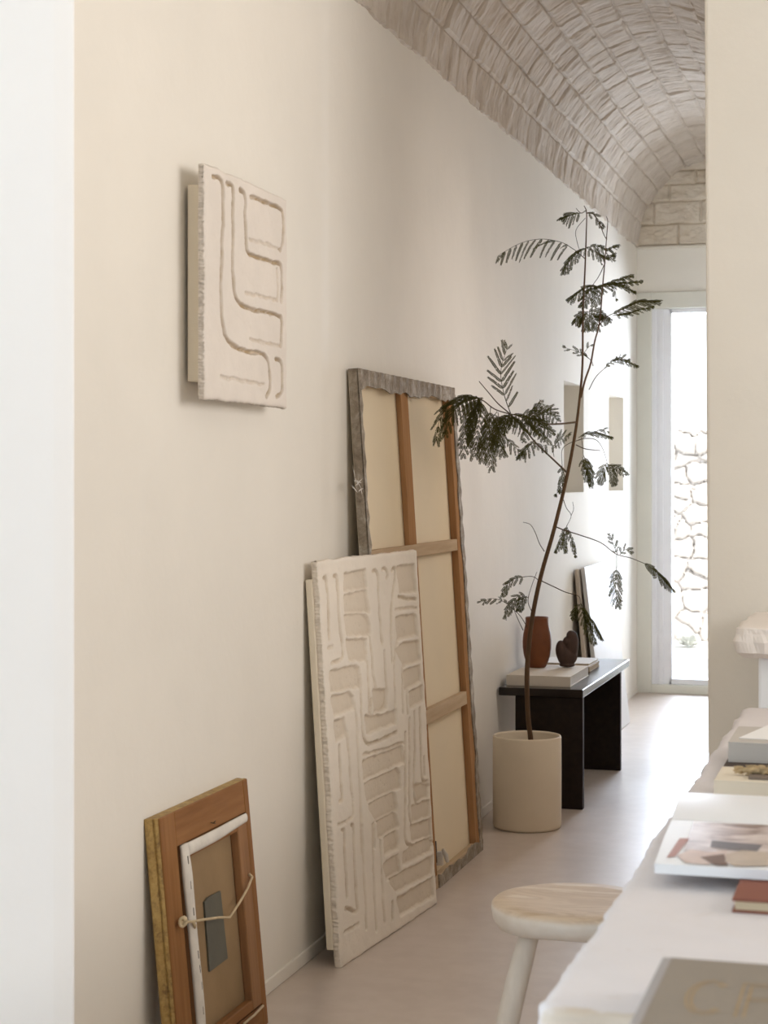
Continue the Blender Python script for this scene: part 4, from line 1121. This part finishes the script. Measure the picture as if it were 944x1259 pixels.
# cream box with seed head and card
e = book('book', (-.272, 2.745, TZ), .25, .135, .030, M['box_cream'], M['box_cream'], 'cream book with a dried seed head lying on it', spine='-y')
e['category'] = 'book'
bm = bmesh.new(); rr = random.Random(9)
tube(bm, [Vector((0, 0, 0)), Vector((.03, .0, .001)), Vector((.07, .001, .0)), Vector((.12, .0, .0)), Vector((.20, .0, -.002))], [.004, .0075, .007, .003, .002], 10)
for k in range(150):
    x = rr.uniform(.0, .10); a = rr.uniform(0, 2 * PI); r0 = .007 * math.sin(PI * min(1, (x + .012) / .118)) + .002
    c = Vector((x, r0 * math.cos(a), r0 * math.sin(a) + 0)); d = Vector((-.006, math.cos(a) * .003, math.sin(a) * .003))
    tube(bm, [c, c + d * .5, c + d], [.0012, .0018, .0004], 5)
w = obj('dried_seed_head', bm, M['wheat'], smooth=True); w.location = (-.243, 2.800, TZ + .0385); w.rotation_euler = (0, 0, -.06); w.scale = (1, .75, .75)
tag(w, 'golden dried seed head lying on the cream book', 'dried flower')
c = obj('small_card', B(0, .12, 0, .030, 0, .004), M['dim_card']); c.location = (-.222, 2.763, TZ + .0301)
tag(c, 'small dark taupe card lying beside the dried seed head', 'card')
# grey box and dark book under it
book('book', (-.283, 2.895, TZ), .27, .22, .010, M['dark_strip'], M['pages'], 'thin dark brown book beneath the pale grey book', spine='-x', board=.002)
book('book', (-.279, 3.055, TZ + .010), .27, .20, .034, M['box_grey'], M['pages'], 'thick pale grey book with loose white paper on top', spine='-y')
bm = bmesh.new()
vs = [bm.verts.new(v) for v in ((-.015, .01, .0), (.19, -.022, .001), (.20, .15, .004), (.03, .165, .006))]
bm.faces.new(vs); r = bmesh.ops.extrude_face_region(bm, geom=bm.faces[:]); bmesh.ops.translate(bm, vec=(0, 0, .0012), verts=[v for v in r['geom'] if isinstance(v, bmesh.types.BMVert)])
p = obj('paper_sheet', bm, M['paper']); p.location = (-.250, 3.09, TZ + .0442)
tag(p, 'loose white sheet of paper lying on the pale grey book', 'paper')

# ------------------------------------------------------------------ stool
SC = (-.580, 3.31)
e = thing('stool', (SC[0], SC[1], 0), 'round bleached wooden three-legged stool beside the stone table', 'stool')
bm = bmesh.new()
prof = [(0, .405), (.10, .404), (.132, .402), (.148, .408), (.156, .420), (.159, .434), (.158, .444), (.153, .4485), (.12, .4495), (.05, .4480), (0, .4475)]
lathe(bm, prof, 64)
for v in bm.verts:
    a = math.atan2(v.co.y, v.co.x); k = 1 + .010 * math.sin(2 * a + 1) + .006 * math.sin(5 * a) + .004 * math.sin(9 * a + 2)
    v.co.x *= k; v.co.y *= k
    if v.co.z < .43: v.co.z += .004 * math.sin(3 * a)
obj('seat', bm, M['stooltop'], e, smooth=True)
a0 = math.atan2(-.12, -.115)
for k in range(3):
    a = a0 + math.radians((0, 100, 215)[k]); d = Vector((math.cos(a), math.sin(a), 0))
    bm = bmesh.new()
    C = [d * .105 + Vector((0, 0, .412)), d * .155 + Vector((0, 0, .25)), d * .215 + Vector((0, 0, .0))]
    tube(bm, smoothcurve(C, 5), [.0185, .0205, .0215, .019, .0165], 14)
    for v in bm.verts: v.co.z = max(v.co.z, 0)
    obj('leg', bm, M['stool'], e, smooth=True)

# ------------------------------------------------------------------ light
def area(name, loc, aim, sx, sy, power, col):
    l = bpy.data.lights.new(name, 'AREA'); l.shape = 'RECTANGLE'; l.size = sx; l.size_y = sy; l.energy = power; l.color = col
    o = link(bpy.data.objects.new(name, l)); o.location = loc
    o.rotation_euler = (Vector(aim) - Vector(loc)).to_track_quat('-Z', 'Y').to_euler(); return o
area('daylight_right_window', (2.58, 3.0, 2.12), (-1.4, 3.15, 2.5), 2.3, 1.35, 26.5, (1.0, .905, .84)).data.spread = math.radians(118)
area('daylight_left_window', (-1.88, .1, 1.5), (0, .35, 1.5), 1.5, 2.3, 48, (.57, .785, 1.0))
area('daylight_door', (VC, FARY + .47, 1.35), (VC, FARY - 2, .50), .92, 1.95, 155, (.75, .84, 1.0))
area('added_passage_fill', (PX + .20, 6.1, 1.5), (WX, 5.8, 1.1), .95, .95, 11, (1.0, .91, .86))  # unseen fill lamp, added to brighten the passage; no window known here
sun = bpy.data.lights.new('sun', 'SUN'); sun.energy = 7.5; sun.angle = .01; sun.color = (1, .97, .92)
so = link(bpy.data.objects.new('sun', sun)); so.rotation_euler = Vector((-.45, .45, -.8)).to_track_quat('-Z', 'Y').to_euler()
w = bpy.data.worlds.new('sky'); S.world = w; w.use_nodes = True
bg = w.node_tree.nodes['Background']; bg.inputs[0].default_value = (.86, .93, 1, 1); bg.inputs[1].default_value = 2.2

# ------------------------------------------------------------------ camera
cd = bpy.data.cameras.new('camera'); cam = link(bpy.data.objects.new('camera', cd)); S.camera = cam
cam.location = CAM; cam.rotation_euler = (PI / 2, 0, YAW)
cd.sensor_fit = 'VERTICAL'; cd.sensor_height = 36; cd.sensor_width = 27
cd.lens = FPX / 1259 * 36
cd.shift_y = (HZ - 1259 / 2) / 1259
cd.clip_start = .05
cd.dof.use_dof = True; cd.dof.focus_distance = 5.0; cd.dof.aperture_fstop = 9.5
S.view_settings.view_transform = 'Standard'; S.view_settings.look = 'None'; S.view_settings.gamma = 1
S.view_settings.use_curve_mapping = False; S.view_settings.exposure = 0
S.cycles.use_denoising = True
S.cycles.max_bounces = 10; S.cycles.diffuse_bounces = 6; S.cycles.transparent_max_bounces = 12
S.cycles.sample_clamp_indirect = 6
S.cycles.caustics_reflective = False; S.cycles.caustics_refractive = False
